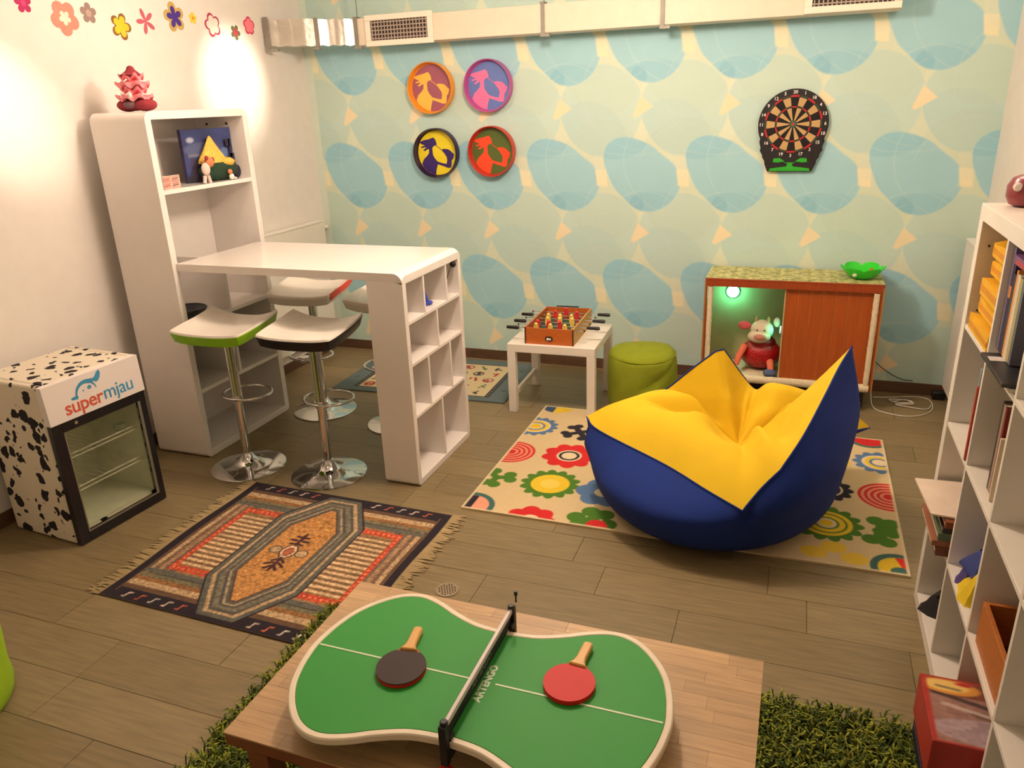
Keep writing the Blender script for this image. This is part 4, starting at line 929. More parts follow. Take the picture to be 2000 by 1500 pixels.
PWd, PHt = 1.15, 1.02
def rug_kilim(U, V):
    s_, t_ = U*PWd, V*PHt
    p = Paint(s_, t_, (150, 118, 84), 0.004)
    NV, GY, TN, OR, GD, LB, BR = (34, 24, 36), (98, 98, 88), (192, 162, 122), (204, 78, 44), (196, 140, 78), (168, 150, 122), (104, 76, 54)
    cx, cy = PWd/2, PHt/2; ax, ay = np.abs(s_-cx), np.abs(t_-cy)
    r_ = np.random.RandomState(5)
    # nested border stripes
    d = np.minimum(s_, PWd-s_)/1.0; e = np.minimum(t_, PHt-t_)/1.0
    dd = np.minimum(d, e)
    def band(a, b, c, al=1.0): p.put(np.maximum(a-dd, dd-b), c, al)
    band(0.0, 0.045, NV); band(0.045, 0.062, BR); band(0.062, 0.085, TN); band(0.085, 0.105, (128, 98, 76)); band(0.105, 0.128, (170, 134, 100)); band(0.128, 0.14, GY)
    band(0.14, 0.165, (140, 108, 80)); band(0.165, 0.172, NV, .7); band(0.172, 0.195, GY)
    # near and far ends: broad navy with hooked motifs, tan and brown bands
    def vband(a, b, c, al=1.0): p.put(np.maximum.reduce([a-e, e-b, 0.05-d]), c, al)
    vband(0.0, 0.075, NV); vband(0.075, 0.10, BR); vband(0.10, 0.135, TN); vband(0.135, 0.16, (150, 104, 60)); vband(0.16, 0.185, (120, 112, 84)); vband(0.185, 0.192, NV, .6); vband(0.192, 0.22, GY)
    for k in range(14):
        a = 0.12+k*0.07
        if abs(a-cx) < 0.12: continue
        for tt, sg in ((0.036, 1), (PHt-0.036, 1)):
            c_ = [(214, 190, 170), (190, 96, 70), (190, 184, 170)][k % 3]
            p.put(p.seg(a-.014, tt-.014, a-.004, tt-.014, .004), c_); p.put(p.seg(a-.004, tt-.014, a+.002, tt+.012, .004), c_); p.put(p.seg(a+.002, tt+.012, a+.018, tt+.014, .004), c_)
    # ladder panels
    for sx in (-1, 1):
        xa, xb = cx+sx*0.185, cx+sx*0.435
        x0, x1 = min(xa, xb), max(xa, xb)
        p.put(p.rect(x0, x1, 0.235, PHt-0.235), OR)
        inx0, inx1 = (x0+0.03, x1+0.0) if sx < 0 else (x0, x1-0.03)
        p.put(p.rect(inx0, inx1, 0.275, PHt-0.275), (150, 116, 76))
        for k in range(13):
            yy = 0.285+k*0.0345
            p.put(p.rect(inx0, inx1, yy, yy+0.015), (222, 190, 148)); p.put(p.rect(inx0, inx1, yy+0.0225, yy+0.0275), BR, .8)
        for k in range(9):
            p.put(p.circ(x0+0.02+k*0.027, 0.255, .006), (236, 150, 110)); p.put(p.circ(x0+0.02+k*0.027, PHt-.255, .006), (236, 150, 110))
        xx = x0+0.015 if sx < 0 else x1-0.015
        for k in range(18): p.put(p.circ(xx, 0.27+k*0.028, .005), (236, 150, 110))
    # medallion: elongated octagon rings
    def octd(hx, hy, c): return np.maximum.reduce([ax-hx, ay-hy, (ax+ay*0.62)-(hx+hy*0.62-c)*1.0])
    for hx, hy, c, col in ((.235, .490, .14, NV), (.228, .485, .14, GY), (.205, .462, .13, TN), (.192, .448, .13, (90, 88, 80)), (.176, .430, .12, (124, 118, 98)), (.160, .412, .12, (84, 80, 76)), (.150, .402, .12, LB), (.142, .394, .12, GY), (.128, .378, .11, (88, 68, 56)), (.122, .370, .11, GD)):
        p.put(octd(hx, hy, c), col)
    ins = octd(.112, .355, .11)
    for k in range(90):
        a, b = cx+r_.uniform(-.11, .11), cy+r_.uniform(-.34, .34)
        p.put(np.maximum(ins, p.ell(a, b, r_.uniform(.006, .013), r_.uniform(.004, .010), r_.uniform(0, 3))), [(178, 110, 38), (232, 176, 92), (160, 112, 44)][k % 3], .8)
    for b, w in ((-.13, .03), (-.10, .045), (-.07, .03), (.07, .03), (.10, .045), (.13, .03)):
        p.put(p.seg(cx-w, cy+b-.01, cx-w*.3, cy+b*.9, .007), (52, 28, 36)); p.put(p.seg(cx+w, cy+b-.01, cx+w*.3, cy+b*.9, .007), (52, 28, 36)); p.put(p.circ(cx, cy+b, .011), (130, 60, 60))
    p.put(p.seg(cx, cy-.15, cx, cy+.15, .006), (52, 28, 36))
    for sx in (-1, 1):
        p.put(p.ell(cx+sx*.068, cy, .032, .030), (60, 50, 50)); p.put(p.ell(cx+sx*.068, cy, .026, .024), (190, 160, 120))
    p.put(octd(.040, .052, .02), (60, 40, 40)); p.put(octd(.034, .046, .02), (224, 196, 160)); p.put(octd(.024, .034, .014), (178, 100, 70))
    # weave
    cell_ = np.random.RandomState(9).rand(160, 160)[(t_/0.009).astype(int) % 160, (s_/0.011).astype(int) % 160]
    lum_ = np.clip(p.C.sum(1)/0.5, 0, 1)
    p.C = p.C*(1+(cell_[:, None]-0.5)*0.75*lum_[:, None])
    w = 0.5+0.5*np.sin(t_*2*pi/0.0125)*np.sin(s_*2*pi/0.017); p.C = p.C*(0.70+0.38*w[:, None])
    return p.C
t = thing('kilim_rug', 'fringed oriental kilim rug with elongated orange medallion in front of the stools', 'rug', (1.48, -2.765, 0))
RK = radians(-1.0)
def kil(U, V):
    s_, t_ = (U-.5)*PWd, (V-.5)*PHt; e_ = 0.006*np.sin(V*9)*(np.abs(U-.5)*2)**6
    return (1.482+s_*cos(RK)-t_*sin(RK)+e_-(V-.5)*0.02, -2.768+s_*sin(RK)+t_*cos(RK), 0*U+0.0065)
painted_grid('rug_weave', 330, 290, rug_kilim, kil, CARPET, t)
part('rug_backing', MB().box(1.482-PWd/2+0.01, 1.482+PWd/2-0.01, -2.768-PHt/2+0.012, -2.768+PHt/2-0.012, 0.001, 0.0055, RK), mat('rug_navy', (34, 24, 36), 0.95), t)
fr = MB()
for side_ in (0, 1):
    for k in range(120):
        V = (k+0.5)/120; a = kil(np.array([side_*1.0]), np.array([V])); x, y = float(a[0][0]), float(a[1][0]); sg = 1 if side_ else -1; L_ = random.uniform(.045, .085)
        j = random.uniform(-.02, .02)
        fr.tube([(x-sg*0.004, y, 0.005), (x+sg*L_*.5, y+j*.4, 0.006), (x+sg*L_, y+j, 0.003)], [0.0042, 0.0048, 0.003], 4)
part('fringe', fr, mat('fringe_cream', (186, 166, 124), 0.95), t, kind='stuff')

def rug_letters(U, V):
    x, y = U*1.27, V*0.80
    p = Paint(x, y, (96, 112, 112), 0.005)
    p.put(p.rect(.13, 1.14, .07, .70), (40, 40, 40)); p.put(p.rect(.165, 1.105, .08, .69), (206, 190, 148))
    r_ = np.random.RandomState(11); cs = [(168, 40, 44), (50, 46, 54), (70, 110, 72), (150, 60, 70)]
    for gx in range(8):
        for gy in range(5):
            a, b = .22+gx*.115, .14+gy*.12; c = cs[(gx*3+gy) % 4]
            for k in range(3):
                p.put(p.seg(a+r_.uniform(-.03, .03), b+r_.uniform(-.035, .035), a+r_.uniform(-.03, .03), b+r_.uniform(-.035, .035), .008), c)
            if (gx+gy) % 3 == 0: p.put(np.abs(p.circ(a, b, .035))-.006, c)
    for k in range(16):
        for xx in (.148, 1.122): p.put(p.rect(xx-.009, xx+.009, .09+k*.038, .09+k*.038+.022), (116, 118, 110), .8)
    for a, b in ((.06, .25), (1.2, .2), (1.2, .6)): p.put(p.seg(a-.012, b, a+.012, b+.012, .006), (50, 50, 56))
    return p.C
t = thing('grey_play_rug', 'grey-blue rug with cream field and small red motifs behind the bar table', 'rug', (1.12, -0.47, 0))
RG = radians(2.0)
painted_grid('rug_pile', 250, 150, rug_letters, lambda U, V: (1.135+(U-.5)*1.27*cos(RG)-(V-.5)*.8*sin(RG), -0.475+(U-.5)*1.27*sin(RG)+(V-.5)*.8*cos(RG), 0*U+0.0085), CARPET, t)
part('rug_base', MB().box(1.135-.634, 1.135+.634, -0.475-.399, -0.475+.399, 0.001, 0.0075, RG), mat('rug_grey', (92, 104, 104), 0.95), t)

# shaggy grass-green rug: base and blades
t = thing('shag_rug', 'shaggy grass-green rug under the wooden coffee table', 'rug', (2.92, -3.75, 0))
part('rug_base', MB().box(1.92, 3.92, -4.50, -3.07, 0.001, 0.012), mat('shag_base', (46, 56, 14), 0.95), t)
n = 34000
bxs = rng.uniform(1.90, 3.94, n); bys = rng.uniform(-4.50, -3.05, n)

an = rng.uniform(0, 2*pi, n); ln = rng.uniform(0.025, 0.055, n); hh = rng.uniform(0.025, 0.05, n); wd_ = rng.uniform(0.002, 0.0038, n)
dx, dy = np.cos(an), np.sin(an)
V0 = np.stack([bxs-dy*wd_, bys+dx*wd_, np.full(n, .008)], 1); V1 = np.stack([bxs+dy*wd_, bys-dx*wd_, np.full(n, .008)], 1)
V2 = np.stack([bxs+dx*ln*.4+dy*wd_, bys+dy*ln*.4-dx*wd_, hh], 1); V3 = np.stack([bxs+dx*ln*.4-dy*wd_, bys+dy*ln*.4+dx*wd_, hh], 1)
V4 = np.stack([bxs+dx*ln, bys+dy*ln, hh*.8], 1)
VV = np.stack([V0, V1, V2, V3, V4], 1).reshape(-1, 3)-np.array([2.92, -3.75, 0])
me = bpy.data.meshes.new('pile'); ii = np.arange(n)*5
fs = [(int(a), int(a)+1, int(a)+2, int(a)+3) for a in ii]+[(int(a)+3, int(a)+2, int(a)+4) for a in ii]
me.from_pydata(VV.tolist(), [], fs); me.update()
at = me.color_attributes.new('print', 'FLOAT_COLOR', 'POINT')
pal = np.array([lin((112, 124, 26)), lin((84, 104, 22)), lin((150, 156, 40)), lin((60, 78, 16))]); ci = pal[rng.randint(0, 4, n)]
at.data.foreach_set('color', np.concatenate([np.repeat(ci, 5, 0), np.ones((n*5, 1))], 1).ravel().astype(np.float32))
me.materials.append(mat('shag_pile', (255, 255, 255), 0.8, vcol=True, noise=0.1))
o = bpy.data.objects.new('pile', me); COL.objects.link(o); o.parent = t; o['kind'] = 'stuff'

# --- floor drain
t = thing('floor_drain', 'round metal floor drain beside the kilim rug and coffee table', 'drain', (2.274, -2.81, 0))
part('plate', MB().cyl((2.274, -2.81, 0.0005), (2.274, -2.81, 0.003), 0.048, 36), mat('drain_metal', (150, 134, 108), 0.5, metal=0.3), t)
for i in range(-3, 4):
    for j in range(-3, 4):
        a, b = i*0.012+(j % 2)*0.006, j*0.011
        if math.hypot(a, b) < 0.037: part('hole', MB().cyl((2.274+a, -2.81+b, 0.003), (2.274+a, -2.81+b, 0.0036), 0.0036, 8), mat('drain_hole', (60, 48, 34), 0.8), t)

# ================================================================== COFFEE TABLE
t = thing('coffee_table', 'low butcher-block wooden coffee table under the table tennis game', 'coffee table', (2.89, -3.74, 0))
TX0, TX1, TY0, TY1 = 2.288, 3.492, -4.062, -3.42
BW = mat('butcher_block', (186, 152, 108), 0.4, noise=0.13, scale=7, stretch=(1.2, 16, 16), objvar=0.13)
BWD = mat('butcher_edge', (128, 76, 42), 0.5, noise=0.15, scale=7, stretch=(1.2, 16, 16))
part('core', MB().box(TX0+0.002, TX1-0.002, TY0+0.002, TY1-0.002, 0.412, 0.4455), BWD, t)
ns = 15; sw = (TY1-TY0)/ns
for j in range(ns):
    x = TX0-rng.uniform(0, 0.25)
    while x < TX1:
        l_ = rng.uniform(0.16, 0.38); a, b = max(x, TX0), min(x+l_, TX1)
        if TX1-b < 0.04: b = TX1
        if b-a > 0.01: part('stave', MB().box(a+0.0003, b-0.0003, TY0+j*sw+0.0003, TY0+(j+1)*sw-0.0003, 0.4457, 0.45), BW, t, smooth=0)
        x = b if b > x else x+l_
        if b >= TX1: break
for x in (TX0+0.03, TX1-0.09):
    for y in (TY0+0.03, TY1-0.09):
        part('leg', MB().box(x, x+0.06, y, y+0.06, 0.013, 0.4115), BWD, t, bevel=0.003)
part('apron', MB().box(TX0+0.09, TX1-0.09, TY0+0.05, TY0+0.07, 0.35, 0.4115).box(TX0+0.09, TX1-0.09, TY1-0.07, TY1-0.05, 0.35, 0.4115), BWD, t)

# ================================================================== MINI TABLE TENNIS
t = thing('table_tennis_game', 'hourglass-shaped green mini table tennis table with white edge', 'table tennis table', (2.848, -3.79, 0.4505))
PC = (2.845, -3.797); PT = 0.532
hw = [(0, .195), (.08, .203), (.15, .228), (.21, .258), (.265, .275), (.31, .272), (.355, .250), (.40, .205), (.435, .148), (.455, .085), (.464, .03)]
def outline(k, grow=0.0, half=None):
    xs = [q[0] for q in hw]; ysv = [q[1] for q in hw]
    pts = spline([(a, b, 0) for a, b in hw]+[(.466, 0, 0)], 5)
    q1 = [(p.x, p.y) for p in pts]
    def sc_(p, sx, sy):
        a, b = p; L_ = math.hypot(a, b); return (sx*(a-0.0), sy*b)
    full = [(a, b) for a, b in q1]+[(a, -b) for a, b in q1[::-1][1:]]
    full += [(-a, b) for a, b in full[::-1][1:-1]]
    # inset along normals
    out = []; n_ = len(full)
    for i in range(n_):
        a, b = full[i-1], full[(i+1) % n_]; tx_, ty_ = b[0]-a[0], b[1]-a[1]; L_ = math.hypot(tx_, ty_) or 1
        out.append((full[i][0]+k*ty_/L_*1, full[i][1]-k*tx_/L_*1))
    if half: out = [(a, b) for a, b in out if (a*half > 0.0015)]
    return [(PC[0]+a, PC[1]+b+0.005*a) for a, b in out]
EDGEW = mat('white_edge', (228, 216, 190), 0.4)
oo, ii_ = outline(0), outline(0.018)
c_in = (sum(a for a, b in ii_)/len(ii_), PC[1])
if max(a for a, b in ii_) > max(a for a, b in oo): ii_ = outline(-0.018)
n_ = len(oo); vs = [(a, b, PT-0.02) for a, b in oo]+[(a, b, PT) for a, b in oo]+[(a, b, PT-0.02) for a, b in ii_]+[(a, b, PT) for a, b in ii_]; fs = []
for k in range(n_):
    l = (k+1) % n_; fs += [(k, l, n_+l, n_+k), (2*n_+l, 2*n_+k, 3*n_+k, 3*n_+l), (n_+k, n_+l, 3*n_+l, 3*n_+k), (k, 2*n_+k, 2*n_+l, l)]
part('edge_band', MB().add(vs, fs), EDGEW, t, bevel=0.004, smooth=50)
for sg in (-1, 1):
    hp = [(a, b) for a, b in ii_ if (a-PC[0])*sg > 0.0]
    k0 = max(range(len(hp)), key=lambda i: math.hypot(hp[i][0]-hp[i-1][0], hp[i][1]-hp[i-1][1])); hp = hp[k0:]+hp[:k0]
    hp = [(PC[0]+sg*0.002, hp[0][1])]+hp+[(PC[0]+sg*0.002, hp[-1][1])]
    part('playing_surface', MB().prism(hp, 'z', PT-0.018, PT-0.0005), mat('table_green', (30, 146, 42), 0.6, noise=0.03, scale=3), t, smooth=0)
LN = cm((206, 222, 186), 0.5)
part('centre_line', MB().box(PC[0]-.445, PC[0]-.006, PC[1]-.0025, PC[1]+.0025, PT-0.0004, PT+0.0004, radians(.3), PC), LN, t, smooth=0)
part('centre_line', MB().box(PC[0]+.045, PC[0]+.445, PC[1]-.0025, PC[1]+.0025, PT-0.0004, PT+0.0004, radians(.3), PC), LN, t, smooth=0)
part('joint_line', MB().box(PC[0]-.0015, PC[0]+.0015, PC[1]-.178, PC[1]+.178, PT-0.0004, PT+0.0002), LN, t, smooth=0)
for a, b in ((-.28, -.17), (-.28, .17), (.28, -.17), (.28, .17)):
    part('foot', MB().cyl((PC[0]+a, PC[1]+b, 0.4508), (PC[0]+a, PC[1]+b, PT-0.0185), 0.014, 14), BLACKP, t)
GAME = t
# net
t = thing('table_tennis_net', 'black table tennis net with white top tape clamped across the green table', 'net', (2.85, -3.78, PT))
NB = mat('net_black', (26, 28, 30), 0.5)
for y, sg in ((-3.992, -1), (-3.578, 1)):
    ps = part('post', MB().box(2.841, 2.859, y-0.009+0.01*sg, y+0.009+0.01*sg, PT-0.055, 0.584).cyl((2.85, y+0.005*sg, 0.584), (2.85, y+0.005*sg, 0.592), 0.009, 12).box(2.838, 2.862, y-0.010*sg-0.012, y-0.010*sg+0.012, PT+0.001, PT+0.012).box(2.838, 2.862, y-0.010*sg-0.012, y-0.010*sg+0.012, PT-0.045, PT-0.026), NB, t, bevel=0.002)
part('post_pin', MB().cyl((2.862, -3.566, 0.60), (2.862, -3.566, 0.622), 0.0025, 8).cyl((2.862, -3.566, 0.622), (2.862, -3.566, 0.634), 0.005, 10), NB, t)
net = MB()
for k in range(7):
    z = PT+0.004+k*0.0062; net.tube([(2.85, -3.985, z), (2.85, -3.572, z)], 0.0011, 4)
for k in range(64):
    y = -3.985+0.413*k/63; net.tube([(2.85, y, PT+0.002), (2.85, y, PT+0.042)], 0.0011, 4)
part('mesh', net.box(2.8495, 2.8505, -3.984, -3.573, PT+0.008, PT+0.036), NB, t)
part('top_tape', MB().box(2.8455, 2.8545, -3.984, -3.573, PT+0.037, PT+0.051), mat('tape_white', (226, 214, 214), 0.6), t, bevel=0.001)
part('bottom_tape', MB().box(2.8488, 2.8512, -3.984, -3.573, PT+0.001, PT+0.008), NB, t)
text_mesh('lettering', 'ARTENGO', 0.026, cm((96, 104, 98), 0.6), t, frame((2.8512, -3.785, PT+0.022), (0, 1, 0), (0, 0, 1), (1, 0, 0)), 0.0006, 'faint grey capital letters on the net', bold=0.0009)
text_mesh('lettering', 'ARTENGO', 0.027, cm((200, 222, 186), 0.6), GAME, frame((2.8675, -3.80, PT), (0, 1, 0), (-1, 0, 0), (0, 0, 1)), 0.0004, 'pale green capital letters printed beside the net', bold=0.0012)
# clamp screw with red knob
part('clamp_screw', MB().cyl((2.85, -4.003, 0.452+0.012), (2.85, -4.003, PT-0.05), 0.004, 8), CHROME, t)
part('clamp_knob', MB().lathe([(0.012, 0), (0.016, 0.003), (0.016, 0.010), (0.012, 0.013)], (2.85, -4.003, 0.454), 14), cm((214, 34, 30), 0.35), t, label='red clamp knob')

# bats
def bat(label, cx, cy, ang, mtop, mside, mbot):
    t = thing('table_tennis_bat', label, 'table tennis bat', (cx, cy, PT), rz=ang, group='bats lying on the green table', world=False)
    def head(r): return [(r*1.0*sin(a)*(1.0), r*1.04*cos(a)*-1+0.0) for a in [radians(38+ (322-38)*k/30) for k in range(31)]]
    # head centred at origin, handle towards +y
    hp = []
    for k in range(33):
        a = radians(122+ (418-122)*k/32); hp.append((0.062*cos(a), 0.064*sin(a)))
    z = 0.0008
    part('rubber', MB().prism(hp, 'z', z, z+0.003), mbot, t, smooth=0, label='under rubber')
    part('blade', MB().prism([(a*1.0, b*1.0) for a, b in hp[:1]]+hp[1:-1]+[hp[-1], (0.018, 0.070), (0.0115, 0.080), (-0.0115, 0.080), (-0.018, 0.070)], 'z', z+0.003, z+0.009), mside, t, smooth=0)
    part('rubber', MB().prism(hp, 'z', z+0.009, z+0.012), mtop, t, smooth=0)
    part('handle', MB().prism([(-0.024, 0.058), (-0.015, 0.072), (-0.0125, 0.088), (-0.0125, 0.140), (-0.009, 0.147), (0.009, 0.147), (0.0125, 0.140), (0.0125, 0.088), (0.015, 0.072), (0.024, 0.058)], 'z', z-0.0003, z+0.018), mat('bat_wood', (214, 166, 90), 0.45, noise=0.1, scale=10, stretch=(16, 1, 1)), t, bevel=0.004, smooth=40)
    return t
BRD, BBK = mat('bat_red', (206, 26, 24), 0.6, noise=0.03), mat('bat_black', (44, 26, 22), 0.65, noise=0.05)
bat('table tennis bat with black face and red edge, left of the net', 2.650, -3.822, radians(9), BBK, BRD, BRD)
bat('table tennis bat with red face, right of the net', 3.060, -3.748, radians(-4), BRD, BRD, BRD)

# ================================================================== BEANBAG
t = thing('beanbag_chair', 'big beanbag armchair, blue outside and yellow inside, on the flower rug', 'beanbag', (3.19, -1.78, 0))
YEL, BLU = mat('yellow_canvas', (222, 186, 18), 0.85, noise=0.05, scale=5, bump=0.12, bscale=40), mat('blue_canvas', (4, 42, 124), 0.9, noise=0.08, scale=6, bump=0.12, bscale=40)
BC = Vector((3.19, -1.80, 0))
keys = [('L', (2.600, -1.845, .405)), ('', (2.685, -1.935, .380)), ('', (3.03, -2.15, .352)), ('', (3.22, -2.28, .325)), ('F', (3.369, -2.362, .298)), ('', (3.432, -2.30, .375)), ('D', (3.497, -2.262, .447)), ('', (3.571, -2.161, .560)), ('', (3.640, -2.00, .675)),
        ('', (3.69, -1.87, .76)), ('R', (3.736, -1.775, .825)), ('', (3.735, -1.66, .62)), ('', (3.75, -1.55, .42)), ('', (3.80, -1.40, .29)), ('B', (3.905, -1.255, .250)), ('', (3.74, -1.33, .36)), ('', (3.565, -1.365, .43)), ('', (3.45, -1.34, .44)), ('', (3.362, -1.37, .425)),
        ('', (3.30, -1.44, .52)), ('P', (3.195, -1.53, .695)), ('P', (3.160, -1.56, .692)), ('', (3.06, -1.60, .610)), ('', (2.945, -1.63, .505)), ('', (2.89, -1.62, .475)), ('', (2.80, -1.66, .455)), ('', (2.70, -1.765, .430))]
K = [Vector(k[1]) for k in keys]; cusp = [k[0] for k in keys]; NK = len(K); rim = []
for i in range(NK):
    p0, p1, p2, p3 = K[i-1], K[i], K[(i+1) % NK], K[(i+2) % NK]
    if cusp[i]: p0 = p1-(p2-p1)
    if cusp[(i+1) % NK]: p3 = p2+(p2-p1)
    for q in range(6):
        s_ = q/6; rim.append(0.5*((2*p1)+(-p0+p2)*s_+(2*p0-5*p1+4*p2-p3)*s_**2+(-p0+3*p1-3*p2+p3)*s_**3))
NR = len(rim)
C0 = Vector((3.30, -1.70, .285))
def sm(a, b, x):
    x = max(0, min(1, (x-a)/(b-a))); return x*x*(3-2*x)
rows = []
NS = 22
for j in range(NS+1):
    s_ = j/NS; row_ = []
    for i in range(NR+1):
        r_ = rim[i % NR]; d = r_-C0; th = math.atan2(r_.y+1.78, r_.x-3.19)
        low = 1-sm(.42, .60, r_.z)              # low sides puff up, tall wings stay lean
        x, y = C0.x+d.x*s_, C0.y+d.y*s_
        z = C0.z+(r_.z-C0.z)*s_**1.25
        z += low*0.16*sin(pi*min(1, s_**1.3))*(1-0.35*(1-low))
        z += 0.018*sin(3*th+2.0)*sin(pi*s_)*(1-s_*0.3)
        # fold lines running to the bowl
        for fa, amp, wd2 in ((radians(68), -.07, .10), (radians(148), -.05, .10), (radians(-68), -.025, .10), (radians(20), -.03, .12)):
            q = ((th-fa+pi) % (2*pi))-pi; z += amp*math.exp(-(q/wd2)**2)*sin(pi*min(1, s_*1.05))
        z += 0.03*math.exp(-((s_-.45)/.12)**2)*sin(5*th)
        row_.append((x, y, max(z, 0.06)))
    rows.append(row_)
part('inner_cover', MB().grid(rows), YEL, t, smooth=60)
rows = []
bul = []
for i in range(NR+1):
    r_ = rim[i % NR]; v = Vector((r_.x-BC.x, r_.y-BC.y, 0)); th = math.atan2(v.y, v.x); dr = v.normalized()
    Rb = 0.565+0.008*sin(3*th); zb = min(0.20, r_.z*0.72)
    pts = [Vector((r_.x, r_.y, r_.z-0.004)), None, BC+dr*Rb+Vector((0, 0, zb)), BC+dr*(Rb-0.045)+Vector((0, 0, 0.085)), BC+dr*(Rb-0.13)+Vector((0, 0, 0.020)), BC+dr*0.34+Vector((0, 0, 0.0125)), BC+Vector((0, 0, 0.0125))]
    hh_ = r_.z-zb; mid = pts[0]*0.5+pts[2]*0.5; out_ = 0.10*min(1, hh_/0.3) if v.length < Rb else 0.0
    mid = mid+dr*out_*0.55
    pts[1] = mid
    pts = [Vector(p) for p in pts]
    cur = spline(pts, 6); rows.append([tuple(q) for q in cur])
part('outer_cover', MB().grid([list(r_) for r_ in zip(*rows)]), BLU, t, smooth=70)
part('seam', MB().tube([(p.x, p.y, p.z-0.002) for p in rim], 0.004, 6, closed=True), BLU, t)

# ================================================================== OPEN SHELF ON THE RIGHT
XS, YS, SD, SH = 4.021, -2.307, 0.39, 1.488
def dv(k): return .05+.335*k+.016*(k-.5)
def bz(k): return SH-dv(k)
EXP = WHITEM
sh = thing('open_shelf', 'large white cube shelf unit along the right wall', 'shelf', (XS+SD/2, YS-SH/2, 0))
part('side_panel', MB().box(XS, XS+SD, YS-0.05, YS, 0.001, SH-0.05), EXP, sh, bevel=0.002)
part('side_panel', MB().box(XS, XS+SD, YS-SH, YS-SH+0.05, 0.001, SH-0.05), EXP, sh, bevel=0.002)
part('top_panel', MB().box(XS, XS+SD, YS-SH, YS, SH-0.05, SH), EXP, sh, bevel=0.002)
part('bottom_panel', MB().box(XS, XS+SD, YS-SH+0.05, YS-0.05, 0.001, 0.05), EXP, sh, bevel=0.002)
for k in (1, 2, 3):
    part('divider', MB().box(XS+0.003, XS+SD, YS-dv(k)-0.008, YS-dv(k)+0.008, 0.05, SH-0.05), EXP, sh, bevel=0.001)
def cell(c): # y range (far, near)
    return YS-0.05-0.351*c, YS-0.05-0.351*c-0.335
def lev(r): # floor height of row r
    return bz(r+1)+0.008 if r < 3 else 0.05
for c in range(4):
    a, b = cell(c)
    for k in (1, 2, 3):
        part('shelf_board', MB().box(XS+0.003, XS+SD, b, a, bz(k)-0.008, bz(k)+0.008), EXP, sh, bevel=0.001)
for z in (1.36, 1.15):
    part('screw_hole', MB().cyl((XS+0.03, YS-0.0502, z), (XS+0.03, YS-0.052, z), 0.004, 8), BLACKP, sh)

# envelopes
YEN = mat('yellow_envelope', (226, 172, 24), 0.6, noise=0.08)
labs = ['topmost', 'second from the top', 'middle', 'second from the bottom', 'bottom']
z = lev(0)+0.0005; a, b = cell(0)
YL = ['topmost crumpled yellow padded envelope in the shelf cell nearest the wall', 'yellow padded envelope second from the top of the far cell pile', 'yellow padded envelope in the middle of the far cell pile',
      'yellow padded envelope second from the bottom of the far cell pile', 'bottom yellow padded envelope of the far cell pile']
for k in range(5):
    h = 0.052 if k != 2 else 0.062; x0 = XS+0.004+k*0.008+(k % 2)*0.012; w = MB()
    P = [[(x0+0.27*i/8, b+0.015+0.008*k*0+(a-b-0.05)*j/6, z+h*(0.86+0.12*sin(pi*i/8)*sin(pi*j/6))+0.005*sin(i*2.1+k+j*1.3)) for j in range(7)] for i in range(9)]
    Q = [[(q[0], q[1], z) for q in r_] for r_ in P]
    o = thing('padded_envelope', YL[4-k], 'envelope', (x0+0.13, (a+b)/2, z), group='yellow padded envelopes piled in the shelf')
    part('pouch', w.slab(P, Q), YEN, o, smooth=50)
    part('flap', MB().box(x0-0.002, x0+0.004, b+0.02, a-0.04, z+h*0.25, z+h*0.55), mat('envelope_edge', (206, 140, 20), 0.6), o)
    z += h+0.0035
# books helper
def book(label, x0, y0, z0, w, d, h, col, group, lean=0.0, label_col=None, page=True):
    """x0 spine front, y0 far side, thickness w along -y"""
    t = thing('book', label, 'book', (x0+d/2, y0-w/2, z0), group=group)
    def sheared(mb): mb.v = [(x, y-lean*(z-z0), z) for x, y, z in mb.v]; return mb
    part('cover', sheared(MB().box(x0, x0+d, y0-w, y0-w+0.002, z0, z0+h).box(x0, x0+d, y0-0.002, y0, z0, z0+h).box(x0, x0+0.003, y0-w+0.002, y0-0.002, z0, z0+h)), cm(col, 0.5), t, smooth=0)
    part('pages', sheared(MB().box(x0+0.004, x0+d-0.004, y0-w+0.002, y0-0.002, z0+0.003, z0+h-0.003)), cm((222, 208, 172), 0.8), t, smooth=0)
    if label_col: part('spine_label', sheared(MB().box(x0-0.0006, x0, y0-w+0.002, y0-0.002, z0+h*0.62, z0+h*0.75)), cm(label_col, 0.5), t, smooth=0)
    return t
a, b = cell(1); z0 = lev(0)+0.0005
G1 = 'books standing in the top shelf row'
# lying folders at the front of this cell
for k, (c_, nm) in enumerate((((40, 38, 40), 'black folder with white label jutting out below the top row books'), ((196, 184, 156), 'cream folder lying on top of the black one in the shelf'))):
    pass
y = a-0.004; ZF = z0; z0 += 0.027
for w, h, c_, lc, nm in ((  .018, .290, (120, 110, 140), None, 'tall lavender grey book in the top shelf row'), (.026, .250, (44, 34, 70), (210, 130, 40), 'dark navy book with orange label in the top shelf row'),
                     (.020, .225, (58, 30, 50), None, 'dark plum book in the top shelf row'), (.014, .240, (214, 140, 50), None, 'thin orange book in the top shelf row'), (.030, .232, (214, 196, 176), None, 'thick cream book in the top shelf row'),
                     (.024, .228, (170, 160, 104), None, 'khaki book in the top shelf row'), (.022, .235, (96, 96, 110), None, 'slate grey book in the top shelf row')):
    book(nm, XS+0.02, y, z0, w, 0.17, h, c_, G1, label_col=lc); y -= w+0.0015
o = thing('purple_box', 'flat purple box lying on top of the top row books', 'box', (XS+0.15, a-0.17, z0+0.2515))
part('carton', MB().box(XS+0.015, XS+0.18, a-0.165, a-0.025, z0+0.2515, z0+0.275), cm((112, 72, 118), 0.5), o, bevel=0.002)
